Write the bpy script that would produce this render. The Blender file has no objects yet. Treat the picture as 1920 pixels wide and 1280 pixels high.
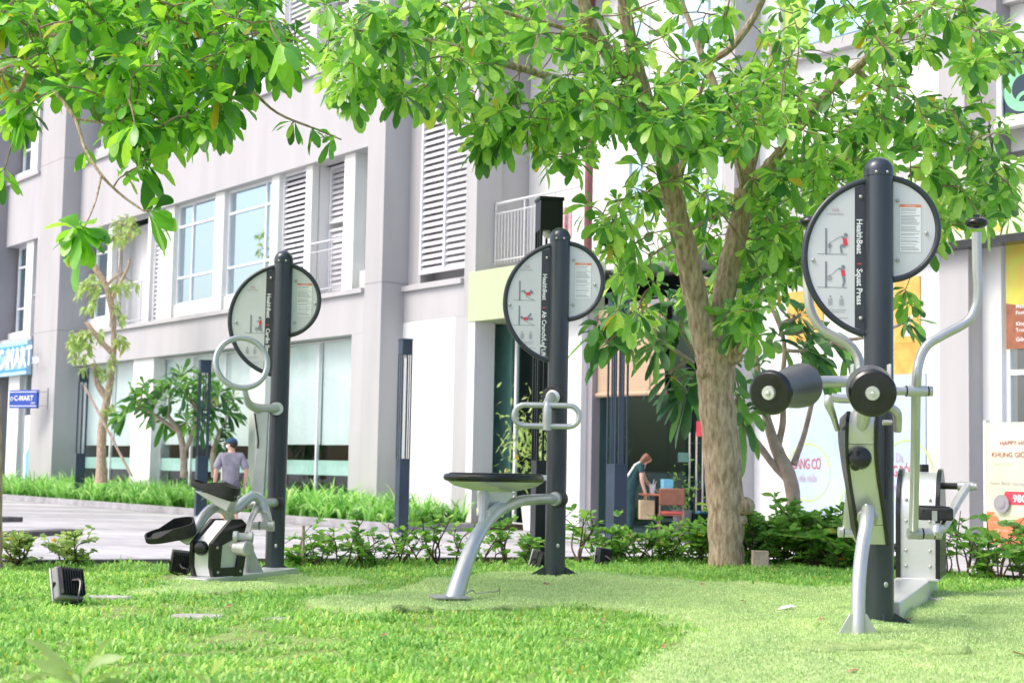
import bpy, math, random
import numpy as np
from mathutils import Vector, Matrix, Euler
R_ = math.radians
random.seed(7); rng = np.random.default_rng(7)
scene = bpy.context.scene
COL = scene.collection

# ---------------------------------------------------------------- camera
F_PX = 2900.0; PITCH = R_(4.67); ROLL = 0.0187; CAMZ = 0.8
_F = np.array([0, math.cos(PITCH), math.sin(PITCH)]); _U0 = np.array([0, -math.sin(PITCH), math.cos(PITCH)])
_X = np.array([1., 0, 0])
_R = math.cos(ROLL) * _X + math.sin(ROLL) * _U0
_U = math.cos(ROLL) * _U0 - math.sin(ROLL) * _X
CAMP = np.array([0, 0, CAMZ])
cam_d = bpy.data.cameras.new('camera'); cam = bpy.data.objects.new('camera', cam_d); COL.objects.link(cam)
cam.matrix_world = Matrix(((_R[0], _U[0], -_F[0], 0), (_R[1], _U[1], -_F[1], 0), (_R[2], _U[2], -_F[2], CAMZ), (0, 0, 0, 1)))
cam_d.sensor_width = 36; cam_d.lens = F_PX / 1920 * 36
cam_d.clip_start = 0.1; cam_d.clip_end = 3000
cam_d.dof.use_dof = True; cam_d.dof.focus_distance = 9.6; cam_d.dof.aperture_fstop = 4.5
scene.camera = cam

# ---------------------------------------------------------------- sky, sun, exposure
SUN_EL = R_(52); SUN_AZ = (-0.90, -0.30)            # direction on the ground towards the sun
world = bpy.data.worlds.new('World'); scene.world = world; world.use_nodes = True
nt = world.node_tree; nt.nodes.clear()
wo = nt.nodes.new('ShaderNodeOutputWorld'); bg = nt.nodes.new('ShaderNodeBackground'); sky = nt.nodes.new('ShaderNodeTexSky')
sky.sky_type = 'NISHITA'; sky.sun_disc = False; sky.sun_elevation = SUN_EL
sky.sun_rotation = math.atan2(SUN_AZ[0], SUN_AZ[1]); sky.air_density = 1.0; sky.dust_density = 4.0; sky.ozone_density = 1.0
nt.links.new(sky.outputs[0], bg.inputs[0]); bg.inputs[1].default_value = 0.15
nt.links.new(bg.outputs[0], wo.inputs[0])
sl = bpy.data.lights.new('sun', 'SUN'); sun = bpy.data.objects.new('sun', sl); COL.objects.link(sun)
sl.energy = 1.05; sl.angle = R_(24); sl.color = (1.0, 0.96, 0.90)
_n = math.hypot(*SUN_AZ)
sdir = Vector((SUN_AZ[0] / _n * math.cos(SUN_EL), SUN_AZ[1] / _n * math.cos(SUN_EL), math.sin(SUN_EL)))
sun.rotation_euler = sdir.to_track_quat('Z', 'Y').to_euler(); sun.location = (0, 0, 30)
vs = scene.view_settings; vs.view_transform = 'Standard'; vs.look = 'None'; vs.exposure = 0.95; vs.gamma = 1.0
scene.cycles.max_bounces = 8; scene.cycles.transparent_max_bounces = 16
scene.cycles.diffuse_bounces = 4; scene.cycles.transmission_bounces = 6

# ---------------------------------------------------------------- pixel <-> world helpers (photograph is 1920 x 1280)
def ray(px, py): return _F + (px - 960) / F_PX * _R + (640 - py) / F_PX * _U
def P(px, py, Y):
    d = ray(px, py); return Vector(CAMP + d * (Y / d[1]))
def G(px, py, z=0.0):
    d = ray(px, py); return Vector(CAMP + d * ((z - CAMZ) / d[2]))
PAVE = -0.48
BA = R_(36.5)
BS = np.array([math.sin(BA), -math.cos(BA), 0]); BN = np.array([math.cos(BA), math.sin(BA), 0]); BO = np.array([-3.7, 36, PAVE])
def FP(px, py, y=0.0):                       # (s, z) on the facade plane that lies y metres behind the main wall
    d = ray(px, py); k = ((BO - CAMP) @ BN + y) / (d @ BN); q = CAMP + k * d - BO
    return q @ BS, q[2]
def FS(px, py=420, y=0.0): return FP(px, py, y)[0]
BMAT = Matrix.Translation(Vector(BO)) @ Matrix.Rotation(math.atan2(BS[1], BS[0]), 4, 'Z')

# ---------------------------------------------------------------- materials
def new_mat(name):
    m = bpy.data.materials.new(name); m.use_nodes = True; n = m.node_tree; n.nodes.clear()
    return m, n, n.nodes, n.links
def mat(name, col, rough=0.5, metal=0.0, var=0.12, scale=6.0, bump=0.0, bscale=60.0, col2=None, spec=0.5, stretch=None, coat=0.0, detail=6):
    m, n, N, L = new_mat(name)
    o = N.new('ShaderNodeOutputMaterial'); b = N.new('ShaderNodeBsdfPrincipled'); L.new(b.outputs[0], o.inputs[0])
    tc = N.new('ShaderNodeTexCoord'); mp = N.new('ShaderNodeMapping'); L.new(tc.outputs['Object'], mp.inputs[0])
    if stretch: mp.inputs['Scale'].default_value = stretch
    nz = N.new('ShaderNodeTexNoise'); nz.inputs['Scale'].default_value = scale; nz.inputs['Detail'].default_value = detail
    L.new(mp.outputs[0], nz.inputs['Vector'])
    cr = N.new('ShaderNodeValToRGB'); L.new(nz.outputs['Fac'], cr.inputs[0])
    c2 = col2 if col2 else tuple(c * (1 - 2 * var) for c in col)
    c1 = col if col2 else tuple(min(1, c * (1 + var)) for c in col)
    cr.color_ramp.elements[0].position = 0.3; cr.color_ramp.elements[0].color = (*c2, 1)
    cr.color_ramp.elements[1].position = 0.65; cr.color_ramp.elements[1].color = (*c1, 1)
    L.new(cr.outputs[0], b.inputs['Base Color'])
    b.inputs['Roughness'].default_value = rough; b.inputs['Metallic'].default_value = metal
    b.inputs['Specular IOR Level'].default_value = spec; b.inputs['Coat Weight'].default_value = coat
    mr = N.new('ShaderNodeMapRange'); L.new(nz.outputs['Fac'], mr.inputs[0])
    mr.inputs[3].default_value = max(0.02, rough - 0.08); mr.inputs[4].default_value = min(1, rough + 0.10)
    L.new(mr.outputs[0], b.inputs['Roughness'])
    if bump:
        nb = N.new('ShaderNodeTexNoise'); nb.inputs['Scale'].default_value = bscale; nb.inputs['Detail'].default_value = 5
        L.new(mp.outputs[0], nb.inputs['Vector'])
        bp = N.new('ShaderNodeBump'); bp.inputs['Strength'].default_value = bump; bp.inputs['Distance'].default_value = 0.02
        L.new(nb.outputs['Fac'], bp.inputs['Height']); L.new(bp.outputs[0], b.inputs['Normal'])
    return m
def leaf_mat(name, c1, c2, c3=None, trans=0.38, rough=0.38, yellow=0.0, island=True, spec=0.5, patch=0.0):
    m, n, N, L = new_mat(name)
    o = N.new('ShaderNodeOutputMaterial'); b = N.new('ShaderNodeBsdfPrincipled'); t = N.new('ShaderNodeBsdfTranslucent')
    mx = N.new('ShaderNodeMixShader'); mx.inputs[0].default_value = trans
    geo = N.new('ShaderNodeNewGeometry'); cr = N.new('ShaderNodeValToRGB')
    L.new(geo.outputs['Random Per Island'], cr.inputs[0])
    e = cr.color_ramp.elements; e[0].position = 0.0; e[0].color = (*c1, 1); e[1].position = 0.93 if yellow else 1.0; e[1].color = (*c2, 1)
    if c3: k = e.new(0.5); k.color = (*c3, 1)
    if yellow: k = e.new(1.0 - yellow); k.color = (*c2, 1); k = e.new(1.0); k.color = (0.55, 0.38, 0.03, 1)
    tc = N.new('ShaderNodeTexCoord'); nz = N.new('ShaderNodeTexNoise'); nz.inputs['Scale'].default_value = 35; L.new(tc.outputs['Object'], nz.inputs['Vector'])
    hs = N.new('ShaderNodeHueSaturation'); L.new(cr.outputs[0], hs.inputs['Color'])
    mr = N.new('ShaderNodeMapRange'); mr.inputs[3].default_value = 0.8; mr.inputs[4].default_value = 1.2; L.new(nz.outputs['Fac'], mr.inputs[0]); L.new(mr.outputs[0], hs.inputs['Value'])
    L.new(hs.outputs[0], b.inputs['Base Color'])
    h2 = N.new('ShaderNodeHueSaturation'); h2.inputs['Hue'].default_value = 0.485; h2.inputs['Saturation'].default_value = 1.05; h2.inputs['Value'].default_value = 1.7
    L.new(hs.outputs[0], h2.inputs['Color']); L.new(h2.outputs[0], t.inputs['Color'])
    if patch:
        n2 = N.new('ShaderNodeTexNoise'); n2.inputs['Scale'].default_value = patch; n2.inputs['Detail'].default_value = 7; n2.inputs['Roughness'].default_value = 0.65; L.new(tc.outputs['Object'], n2.inputs['Vector'])
        m2 = N.new('ShaderNodeMapRange'); m2.inputs[1].default_value = .3; m2.inputs[2].default_value = .7; m2.inputs[3].default_value = 0.78; m2.inputs[4].default_value = 1.25; L.new(n2.outputs['Fac'], m2.inputs[0])
        m3 = N.new('ShaderNodeMath'); m3.operation = 'MULTIPLY'; L.new(m2.outputs[0], m3.inputs[0]); L.new(mr.outputs[0], m3.inputs[1]); L.new(m3.outputs[0], hs.inputs['Value'])
        m4 = N.new('ShaderNodeMapRange'); m4.inputs[1].default_value = .3; m4.inputs[2].default_value = .7; m4.inputs[3].default_value = 0.525; m4.inputs[4].default_value = 0.49; L.new(n2.outputs['Fac'], m4.inputs[0]); L.new(m4.outputs[0], hs.inputs['Hue'])
    b.inputs['Roughness'].default_value = rough; b.inputs['Specular IOR Level'].default_value = spec
    L.new(b.outputs[0], mx.inputs[1]); L.new(t.outputs[0], mx.inputs[2]); L.new(mx.outputs[0], o.inputs[0])
    return m
def glass_mat(name, tint=(0.75, 0.9, 0.9), refl=0.25, rough=0.02, col=(1, 1, 1), mx_=0.9):
    m, n, N, L = new_mat(name)
    o = N.new('ShaderNodeOutputMaterial'); g = N.new('ShaderNodeBsdfGlossy'); g.inputs['Roughness'].default_value = rough; g.inputs['Color'].default_value = (*col, 1)
    t = N.new('ShaderNodeBsdfTransparent'); t.inputs[0].default_value = (*tint, 1)
    fr = N.new('ShaderNodeLayerWeight'); fr.inputs[0].default_value = 0.35
    mr = N.new('ShaderNodeMapRange'); mr.inputs[3].default_value = refl; mr.inputs[4].default_value = mx_
    L.new(fr.outputs['Fresnel'], mr.inputs[0]); mx = N.new('ShaderNodeMixShader'); L.new(mr.outputs[0], mx.inputs[0])
    L.new(t.outputs[0], mx.inputs[1]); L.new(g.outputs[0], mx.inputs[2]); L.new(mx.outputs[0], o.inputs[0])
    return m
M = {}
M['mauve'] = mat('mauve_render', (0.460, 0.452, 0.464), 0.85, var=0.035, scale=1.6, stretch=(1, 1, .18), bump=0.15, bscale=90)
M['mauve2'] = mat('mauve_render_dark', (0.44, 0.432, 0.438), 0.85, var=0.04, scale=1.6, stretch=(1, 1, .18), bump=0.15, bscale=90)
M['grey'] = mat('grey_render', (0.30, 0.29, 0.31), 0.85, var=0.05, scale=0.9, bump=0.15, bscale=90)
M['white'] = mat('white_render', (0.78, 0.78, 0.775), 0.8, var=0.03, scale=1.4, stretch=(1, 1, .18), bump=0.1, bscale=90)
M['cream'] = mat('cream_render', (0.74, 0.75, 0.71), 0.8, var=0.02, scale=0.7, bump=0.1)
M['green_wall'] = mat('pale_green_render', (0.47, 0.54, 0.34), 0.8, var=0.03, scale=0.6)
M['frame'] = mat('white_aluminium', (0.80, 0.81, 0.83), 0.4, var=0.02)
M['louvre'] = mat('louvre_slat', (0.66, 0.65, 0.68), 0.5, var=0.03)
M['rail'] = mat('rail_paint', (0.62, 0.62, 0.65), 0.4, var=0.03)
M['glass'] = glass_mat('window_glass', (0.40, 0.66, 0.76), 0.72, col=(0.80, 0.93, 1.0))
M['shopglass'] = glass_mat('shop_glass', (0.92, 0.985, 0.98), 0.07, mx_=0.5)
M['cafe'] = glass_mat('cafe_glass', (0.62, 0.76, 0.74), 0.0, mx_=0.10)
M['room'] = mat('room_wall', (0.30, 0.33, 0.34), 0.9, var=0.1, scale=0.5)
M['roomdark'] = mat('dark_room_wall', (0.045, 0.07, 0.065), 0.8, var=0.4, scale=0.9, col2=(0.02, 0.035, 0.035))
M['blind'] = mat('white_blind', (0.80, 0.85, 0.86), 0.8, var=0.03, scale=2, stretch=(1, 1, 0.2))
M['bamboo'] = mat('bamboo_slats', (0.50, 0.36, 0.24), 0.7, var=0.12, scale=3, stretch=(0.3, 0.3, 40))
M['frost'] = mat('frosted_film', (0.55, 0.76, 0.70), 0.6, var=0.03)
M['pave'] = None
M['kerb'] = mat('kerb_stone', (0.36, 0.35, 0.37), 0.8, var=0.15, scale=3, bump=0.3)
M['darkkerb'] = mat('dark_granite', (0.10, 0.095, 0.10), 0.7, var=0.25, scale=8, bump=0.3)
M['post'] = mat('charcoal_powder_coat', (0.040, 0.050, 0.066), 0.30, metal=0.25, var=0.12, scale=3, coat=0.25, stretch=(3, 3, 0.6))
M['ring'] = mat('sign_ring_coat', (0.030, 0.036, 0.048), 0.32, var=0.1, coat=0.2)
M['silver'] = mat('silver_paint', (0.56, 0.57, 0.57), 0.30, metal=0.55, var=0.05, scale=6)
M['brushed'] = mat('brushed_steel', (0.66, 0.67, 0.66), 0.36, metal=0.55, var=0.015, scale=1.5)
M['alu'] = mat('cast_aluminium', (0.50, 0.50, 0.48), 0.42, metal=0.6, var=0.08, scale=12)
M['black'] = mat('black_plastic', (0.012, 0.013, 0.016), 0.22, var=0.3, scale=8, spec=0.6)
M['rubber'] = mat('black_rubber', (0.022, 0.022, 0.024), 0.55, var=0.3, scale=20, bump=0.2)
M['roller'] = mat('dark_grey_foam', (0.10, 0.105, 0.11), 0.38, var=0.1, scale=5)
M['panel'] = mat('sign_plate', (0.66, 0.665, 0.69), 0.5, metal=0.05, var=0.03, scale=4)
M['strip'] = mat('sign_strip', (0.045, 0.050, 0.062), 0.45, var=0.1)
M['print_white'] = mat('white_print', (0.85, 0.86, 0.88), 0.6, var=0.01)
M['print_grey'] = mat('grey_print', (0.22, 0.24, 0.28), 0.6, var=0.02)
M['print_light'] = mat('light_grey_print', (0.38, 0.38, 0.41), 0.6, var=0.02)
M['print_red'] = mat('red_print', (0.70, 0.06, 0.09), 0.6, var=0.02)
M['print_pink'] = mat('pink_print', (0.62, 0.36, 0.42), 0.6, var=0.02)
M['print_orange'] = mat('orange_print', (0.75, 0.25, 0.12), 0.6, var=0.02)
M['lamp'] = mat('navy_lamp_coat', (0.028, 0.052, 0.085), 0.38, metal=0.2, var=0.12, scale=2, coat=0.15)
M['lampblack'] = mat('black_lamp_coat', (0.012, 0.015, 0.020), 0.38, metal=0.2, var=0.12, scale=2)
M['lens'] = mat('lamp_lens', (0.75, 0.75, 0.72), 0.3, var=0.02)
M['bark'] = mat('pale_brown_bark', (0.66, 0.51, 0.375), 0.9, bump=1.0, bscale=55, scale=20, col2=(0.28, 0.18, 0.115), stretch=(1.7, 1.7, 0.45), detail=12)
M['bark2'] = mat('branch_bark', (0.38, 0.26, 0.19), 0.85, bump=0.6, bscale=40, scale=12, col2=(0.20, 0.13, 0.09))
M['bark3'] = mat('grey_pink_bark', (0.52, 0.41, 0.35), 0.85, bump=0.7, bscale=30, scale=8, col2=(0.33, 0.24, 0.19))
M['stem'] = mat('shrub_stem', (0.13, 0.08, 0.06), 0.8, var=0.3, scale=20)
M['leaf'] = leaf_mat('tree_leaf', (0.035, 0.15, 0.035), (0.46, 0.70, 0.14), (0.20, 0.48, 0.08), yellow=0.015, trans=0.46, rough=0.30, spec=0.8)
M['leafnear'] = leaf_mat('large_leaf', (0.022, 0.12, 0.025), (0.36, 0.66, 0.08), (0.16, 0.46, 0.05), yellow=0.03, trans=0.45, rough=0.32, spec=0.7)
M['leafdark'] = leaf_mat('waxy_leaf', (0.030, 0.11, 0.040), (0.17, 0.40, 0.06), (0.08, 0.24, 0.05), trans=0.3, yellow=0.015)
M['leafpale'] = leaf_mat('pale_leaf', (0.20, 0.34, 0.10), (0.46, 0.60, 0.20), trans=0.4, yellow=0.02)
M['shrub'] = leaf_mat('shrub_leaf', (0.08, 0.24, 0.04), (0.32, 0.54, 0.12), (0.17, 0.38, 0.07), yellow=0.02, trans=0.42)
M['lirio'] = leaf_mat('strap_leaf', (0.08, 0.27, 0.04), (0.50, 0.74, 0.30), (0.20, 0.48, 0.10), trans=0.45)
M['grassb'] = leaf_mat('grass_blade', (0.13, 0.32, 0.055), (0.50, 0.68, 0.22), (0.28, 0.52, 0.11), trans=0.40, rough=0.5, yellow=0.03, patch=1.6)
M['turf'] = leaf_mat('turf_fibre', (0.33, 0.48, 0.17), (0.62, 0.74, 0.38), (0.47, 0.62, 0.26), trans=0.25, rough=0.6, patch=1.1)
M['turfbase'] = mat('turf_backing', (0.44, 0.56, 0.22), 0.9, scale=5, col2=(0.32, 0.44, 0.15), bump=0.5, bscale=150)
M['soil'] = mat('lawn_soil', (0.28, 0.42, 0.11), 0.95, scale=7, col2=(0.24, 0.25, 0.10), bump=0.7, bscale=70)
M['earth'] = mat('earth', (0.10, 0.07, 0.05), 0.95, var=0.3, scale=9, bump=0.6)
M['skin'] = mat('skin', (0.62, 0.38, 0.28), 0.5, var=0.05)
M['hair'] = mat('dark_hair', (0.03, 0.02, 0.015), 0.5, var=0.2)
M['brownhair'] = mat('brown_hair', (0.20, 0.085, 0.04), 0.5, var=0.25, scale=30)
M['greyshirt'] = mat('grey_cotton', (0.27, 0.26, 0.31), 0.9, var=0.12, scale=9, bump=0.4, bscale=12)
M['shorts'] = mat('dark_shorts', (0.12, 0.12, 0.15), 0.9, var=0.15)
M['navycap'] = mat('navy_cap_cloth', (0.012, 0.06, 0.13), 0.8, var=0.15)
M['whitecloth'] = mat('white_cloth', (0.8, 0.8, 0.8), 0.8, var=0.03)
M['teal'] = mat('dark_teal_uniform', (0.012, 0.055, 0.06), 0.85, var=0.3, scale=6)
M['paper'] = mat('brown_paper', (0.52, 0.40, 0.24), 0.8, var=0.1, scale=5)
M['tan'] = mat('wood_tabletop', (0.42, 0.15, 0.08), 0.5, var=0.2, scale=4)
M['orangeseat'] = mat('orange_brown_plastic', (0.22, 0.09, 0.055), 0.45, var=0.12)
M['redcush'] = mat('red_cushion', (0.60, 0.12, 0.10), 0.8, var=0.2, scale=14)
M['skyblue'] = mat('light_blue_card', (0.20, 0.58, 0.80), 0.6, var=0.05)
M['blue'] = mat('blue_sign', (0.020, 0.075, 0.42), 0.45, var=0.05)
M['ltblue'] = mat('light_blue_board', (0.42, 0.66, 0.88), 0.5, var=0.08, scale=1.5)
M['azure'] = mat('azure_stripe', (0.05, 0.36, 0.78), 0.5, var=0.03)
M['chrome'] = mat('chrome_steel', (0.75, 0.76, 0.78), 0.15, metal=1.0, var=0.03)
M['stone'] = mat('pale_stone', (0.46, 0.44, 0.40), 0.85, var=0.15, scale=12, bump=0.4)
M['dryleaf'] = mat('dry_leaf', (0.42, 0.25, 0.13), 0.8, var=0.3, scale=30)
M['maroon'] = mat('maroon_pipe', (0.20, 0.07, 0.075), 0.5, var=0.1)
M['darkglass'] = mat('dark_window_film', (0.015, 0.035, 0.055), 0.12, var=0.1)
M['emblem_green'] = mat('green_emblem', (0.22, 0.55, 0.33), 0.5, var=0.03)
M['poster_yellow'] = mat('yellow_poster', (0.86, 0.70, 0.12), 0.5, scale=2.5, col2=(0.80, 0.38, 0.05))
M['poster_gold'] = mat('gold_poster', (0.72, 0.50, 0.12), 0.45, scale=3.0, col2=(0.75, 0.28, 0.05))
M['poster_brown'] = mat('brown_poster', (0.33, 0.12, 0.06), 0.5, var=0.15)
M['poster_lime'] = mat('lime_poster', (0.62, 0.72, 0.10), 0.5, scale=2.5, col2=(0.80, 0.45, 0.10))
M['poster_pale'] = mat('pale_poster', (0.50, 0.58, 0.67), 0.5, scale=0.7, col2=(0.38, 0.49, 0.68))
M['poster_cream'] = mat('cream_poster', (0.58, 0.66, 0.36), 0.5, scale=0.8, col2=(0.64, 0.70, 0.56))
M['ring_green'] = mat('pale_green_ring', (0.50, 0.66, 0.16), 0.5, var=0.05)
M['text_red'] = mat('dull_red_print', (0.42, 0.12, 0.12), 0.6, var=0.03)
M['text_mauve'] = mat('mauve_print', (0.46, 0.38, 0.45), 0.6, var=0.03)
M['text_sage'] = mat('sage_print', (0.55, 0.58, 0.42), 0.6, var=0.03)
M['terracotta'] = mat('terracotta_print', (0.70, 0.20, 0.08), 0.5, var=0.15, scale=4)
M['banner_green'] = mat('green_banner', (0.30, 0.62, 0.10), 0.5, scale=0.5, col2=(0.60, 0.75, 0.15))
M['water_blue'] = mat('water_bottle_blue', (0.10, 0.55, 0.72), 0.3, var=0.1)

def pave_mat():
    m, n, N, L = new_mat('paving_tiles')
    o = N.new('ShaderNodeOutputMaterial'); b = N.new('ShaderNodeBsdfPrincipled'); L.new(b.outputs[0], o.inputs[0])
    tc = N.new('ShaderNodeTexCoord'); mp = N.new('ShaderNodeMapping'); mp.inputs['Rotation'].default_value = (0, 0, R_(53.5)); L.new(tc.outputs['Object'], mp.inputs[0])
    br = N.new('ShaderNodeTexBrick'); br.inputs['Scale'].default_value = 1.0; br.inputs['Brick Width'].default_value = 0.6; br.inputs['Row Height'].default_value = 0.3
    br.inputs['Mortar Size'].default_value = 0.006; br.inputs['Color1'].default_value = (0.50, 0.49, 0.505, 1); br.inputs['Color2'].default_value = (0.41, 0.40, 0.415, 1)
    br.inputs['Mortar'].default_value = (0.27, 0.26, 0.28, 1); L.new(mp.outputs[0], br.inputs['Vector'])
    nz = N.new('ShaderNodeTexNoise'); nz.inputs['Scale'].default_value = 0.6; nz.inputs['Detail'].default_value = 8; L.new(tc.outputs['Object'], nz.inputs['Vector'])
    ms = N.new('ShaderNodeMapping'); ms.inputs['Scale'].default_value = (0.22, 1.0, 1); L.new(tc.outputs['Object'], ms.inputs[0]); L.new(ms.outputs[0], nz.inputs['Vector']); mr = N.new('ShaderNodeMapRange'); mr.inputs[1].default_value = .35; mr.inputs[2].default_value = .65; mr.inputs[3].default_value = 0.70; mr.inputs[4].default_value = 1.12; L.new(nz.outputs['Fac'], mr.inputs[0])  # stretched noise paints soft streaks of dappled light into the tile colour
    hs = N.new('ShaderNodeHueSaturation'); L.new(br.outputs['Color'], hs.inputs['Color']); L.new(mr.outputs[0], hs.inputs['Value'])
    L.new(hs.outputs[0], b.inputs['Base Color']); b.inputs['Roughness'].default_value = 0.7
    bp = N.new('ShaderNodeBump'); bp.inputs['Strength'].default_value = 0.3; bp.inputs['Distance'].default_value = 0.004; L.new(br.outputs['Fac'], bp.inputs['Height']); bp.invert = True; L.new(bp.outputs[0], b.inputs['Normal'])
    return m
M['pave'] = pave_mat()

# ---------------------------------------------------------------- mesh builder
def frame_of(d):
    d = Vector(d).normalized(); a = Vector((0, 0, 1)) if abs(d.z) < 0.9 else Vector((1, 0, 0))
    u = d.cross(a).normalized(); v = d.cross(u).normalized(); return d, u, v
def catmull(pts, n=6):
    pts = [Vector(p) for p in pts]; out = []
    q = [pts[0] * 2 - pts[1]] + pts + [pts[-1] * 2 - pts[-2]]
    for i in range(1, len(q) - 2):
        a, b, c, d = q[i - 1], q[i], q[i + 1], q[i + 2]
        for k in range(n):
            t = k / n
            out.append(0.5 * ((2 * b) + (c - a) * t + (2 * a - 5 * b + 4 * c - d) * t * t + (3 * b - a - 3 * c + d) * t ** 3))
    out.append(pts[-1]); return out
class MB:
    def __init__(s): s.v = []; s.f = []
    def add(s, vs, fs):
        o = len(s.v); s.v += [tuple(v) for v in vs]; s.f += [tuple(i + o for i in f) for f in fs]; return s
    def box(s, a, b):                                   # two opposite corners
        x0, x1 = sorted((a[0], b[0])); y0, y1 = sorted((a[1], b[1])); z0, z1 = sorted((a[2], b[2]))
        return s.add([(x0, y0, z0), (x1, y0, z0), (x1, y1, z0), (x0, y1, z0), (x0, y0, z1), (x1, y0, z1), (x1, y1, z1), (x0, y1, z1)],
                     [(0, 3, 2, 1), (4, 5, 6, 7), (0, 1, 5, 4), (1, 2, 6, 5), (2, 3, 7, 6), (3, 0, 4, 7)])
    def obox(s, c, size, rot=(0, 0, 0)):                # oriented box
        m = Matrix.Translation(Vector(c)) @ Euler(rot).to_matrix().to_4x4(); h = [x / 2 for x in size]; o = MB().box([-x for x in h], h)
        return s.add([m @ Vector(v) for v in o.v], o.f)
    def tube(s, path, r, n=12, closed=False, caps=True, smooth=0, sq=1.0):
        if smooth: 
            rr = r if isinstance(r, (list, tuple)) else None
            p2 = catmull(path, smooth)
            if rr: r = [float(x) for x in np.interp(np.linspace(0, len(path) - 1, len(p2)), range(len(path)), rr)]
            path = p2
        path = [Vector(p) for p in path]; m = len(path); rs = r if isinstance(r, (list, tuple)) else [r] * m
        rings = []; u = None
        for i, p in enumerate(path):
            if closed: d = path[(i + 1) % m] - path[i - 1]
            else: d = path[min(i + 1, m - 1)] - path[max(i - 1, 0)]
            if d.length < 1e-9: d = Vector((0, 0, 1))
            d.normalize()
            if u is None: _, u, _ = frame_of(d)
            u = (u - d * u.dot(d)); u = u.normalized() if u.length > 1e-6 else frame_of(d)[1]
            w = d.cross(u); rings.append([p + (u * math.cos(2 * math.pi * k / n) + w * math.sin(2 * math.pi * k / n) * sq) * rs[i] for k in range(n)])
        vs = [v for g in rings for v in g]; fs = []
        for i in range(m if closed else m - 1):
            j = (i + 1) % m
            for k in range(n): fs.append((i * n + k, i * n + (k + 1) % n, j * n + (k + 1) % n, j * n + k))
        if caps and not closed: fs.append(tuple(range(n - 1, -1, -1))); fs.append(tuple((m - 1) * n + k for k in range(n)))
        return s.add(vs, fs)
    def lathe(s, o, d, prof, n=24):                     # prof: (distance along d, radius)
        d, u, v = frame_of(d); o = Vector(o); vs = []; fs = []
        for (t, r) in prof:
            for k in range(n):
                a = 2 * math.pi * k / n; vs.append(o + d * t + (u * math.cos(a) + v * math.sin(a)) * max(r, 1e-4))
        for i in range(len(prof) - 1):
            for k in range(n): fs.append((i * n + k, (i + 1) * n + k, (i + 1) * n + (k + 1) % n, i * n + (k + 1) % n))
        fs.append(tuple(range(n))); fs.append(tuple((len(prof) - 1) * n + k for k in range(n - 1, -1, -1)))
        return s.add(vs, fs)
    def ball(s, c, r, n=16, sc=(1, 1, 1)):
        c = Vector(c); vs = []; fs = []; m = n // 2
        for i in range(m + 1):
            a = math.pi * i / m
            for k in range(n):
                b = 2 * math.pi * k / n; vs.append(c + Vector((r * sc[0] * math.sin(a) * math.cos(b), r * sc[1] * math.sin(a) * math.sin(b), r * sc[2] * math.cos(a))))
        for i in range(m):
            for k in range(n): fs.append((i * n + k, (i + 1) * n + k, (i + 1) * n + (k + 1) % n, i * n + (k + 1) % n))
        return s.add(vs, fs)
    def prism(s, poly, o, ex, ey, ez, depth):           # polygon in plane (ex, ey) extruded along ez
        o, ex, ey, ez = Vector(o), Vector(ex), Vector(ey), Vector(ez); n = len(poly)
        vs = [o + ex * x + ey * y for x, y in poly] + [o + ex * x + ey * y + ez * depth for x, y in poly]
        fs = [tuple(range(n - 1, -1, -1)), tuple(range(n, 2 * n))] + [(i, (i + 1) % n, (i + 1) % n + n, i + n) for i in range(n)]
        return s.add(vs, fs)
    def join(s, o): return s.add(o.v, o.f)
    def xf(s, m): s.v = [tuple(m @ Vector(v)) for v in s.v]; return s
    def mesh(s, name):
        me = bpy.data.meshes.new(name); me.from_pydata(s.v, [], s.f); me.validate(clean_customdata=False); return me

def tag(o, label=None, cat=None, group=None, kind=None):
    if label: o['label'] = label
    if cat: o['category'] = cat
    if group: o['group'] = group
    if kind: o['kind'] = kind
    return o
def thing(name, loc, label, cat, group=None, rz=0):
    o = bpy.data.objects.new(name, None); o.empty_display_size = 0.1; COL.objects.link(o); o.location = Vector(loc); o.rotation_euler = (0, 0, rz)
    o['org'] = [float(x) for x in loc]
    return tag(o, label, cat, group)
def root_org(p):
    while p.parent: p = p.parent
    return Vector(p.get('org', (0, 0, 0)))
def finish(me, angle=35):
    for p in me.polygons: p.use_smooth = True
    try: me.set_sharp_from_angle(angle=R_(angle))
    except Exception: pass
def part(name, mb, m, parent=None, label=None, local=False, bevel=0.0, angle=35, kind=None):
    if parent is not None and not local:
        o = root_org(parent); mb.v = [(x - o.x, y - o.y, z - o.z) for x, y, z in mb.v]
    me = mb.mesh(name); finish(me, angle); me.materials.append(m)
    ob = bpy.data.objects.new(name, me); COL.objects.link(ob)
    if parent is not None: ob.parent = parent
    if label: ob['label'] = label
    if kind: ob['kind'] = kind
    if bevel:
        b = ob.modifiers.new('bevel', 'BEVEL'); b.width = bevel; b.segments = 2; b.limit_method = 'ANGLE'; b.angle_limit = R_(40)
    return ob
def solo(name, mb, m, label, cat, group=None, loc=None, bevel=0, kind=None):      # a thing that is one mesh, origin at loc
    loc = Vector(loc) if loc is not None else Vector(np.mean(np.array(mb.v), axis=0))
    mb.v = [(x - loc.x, y - loc.y, z - loc.z) for x, y, z in mb.v]
    ob = part(name, mb, m, bevel=bevel); ob.location = loc
    return tag(ob, label, cat, group, kind)
def children(o): return [c for c in bpy.data.objects if c.parent == o]
def copy_tree(o, parent=None, kids=None):
    c = o.copy(); COL.objects.link(c)
    if parent is not None: c.parent = parent
    for ch in children(o): copy_tree(ch, c)
    return c
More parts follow.
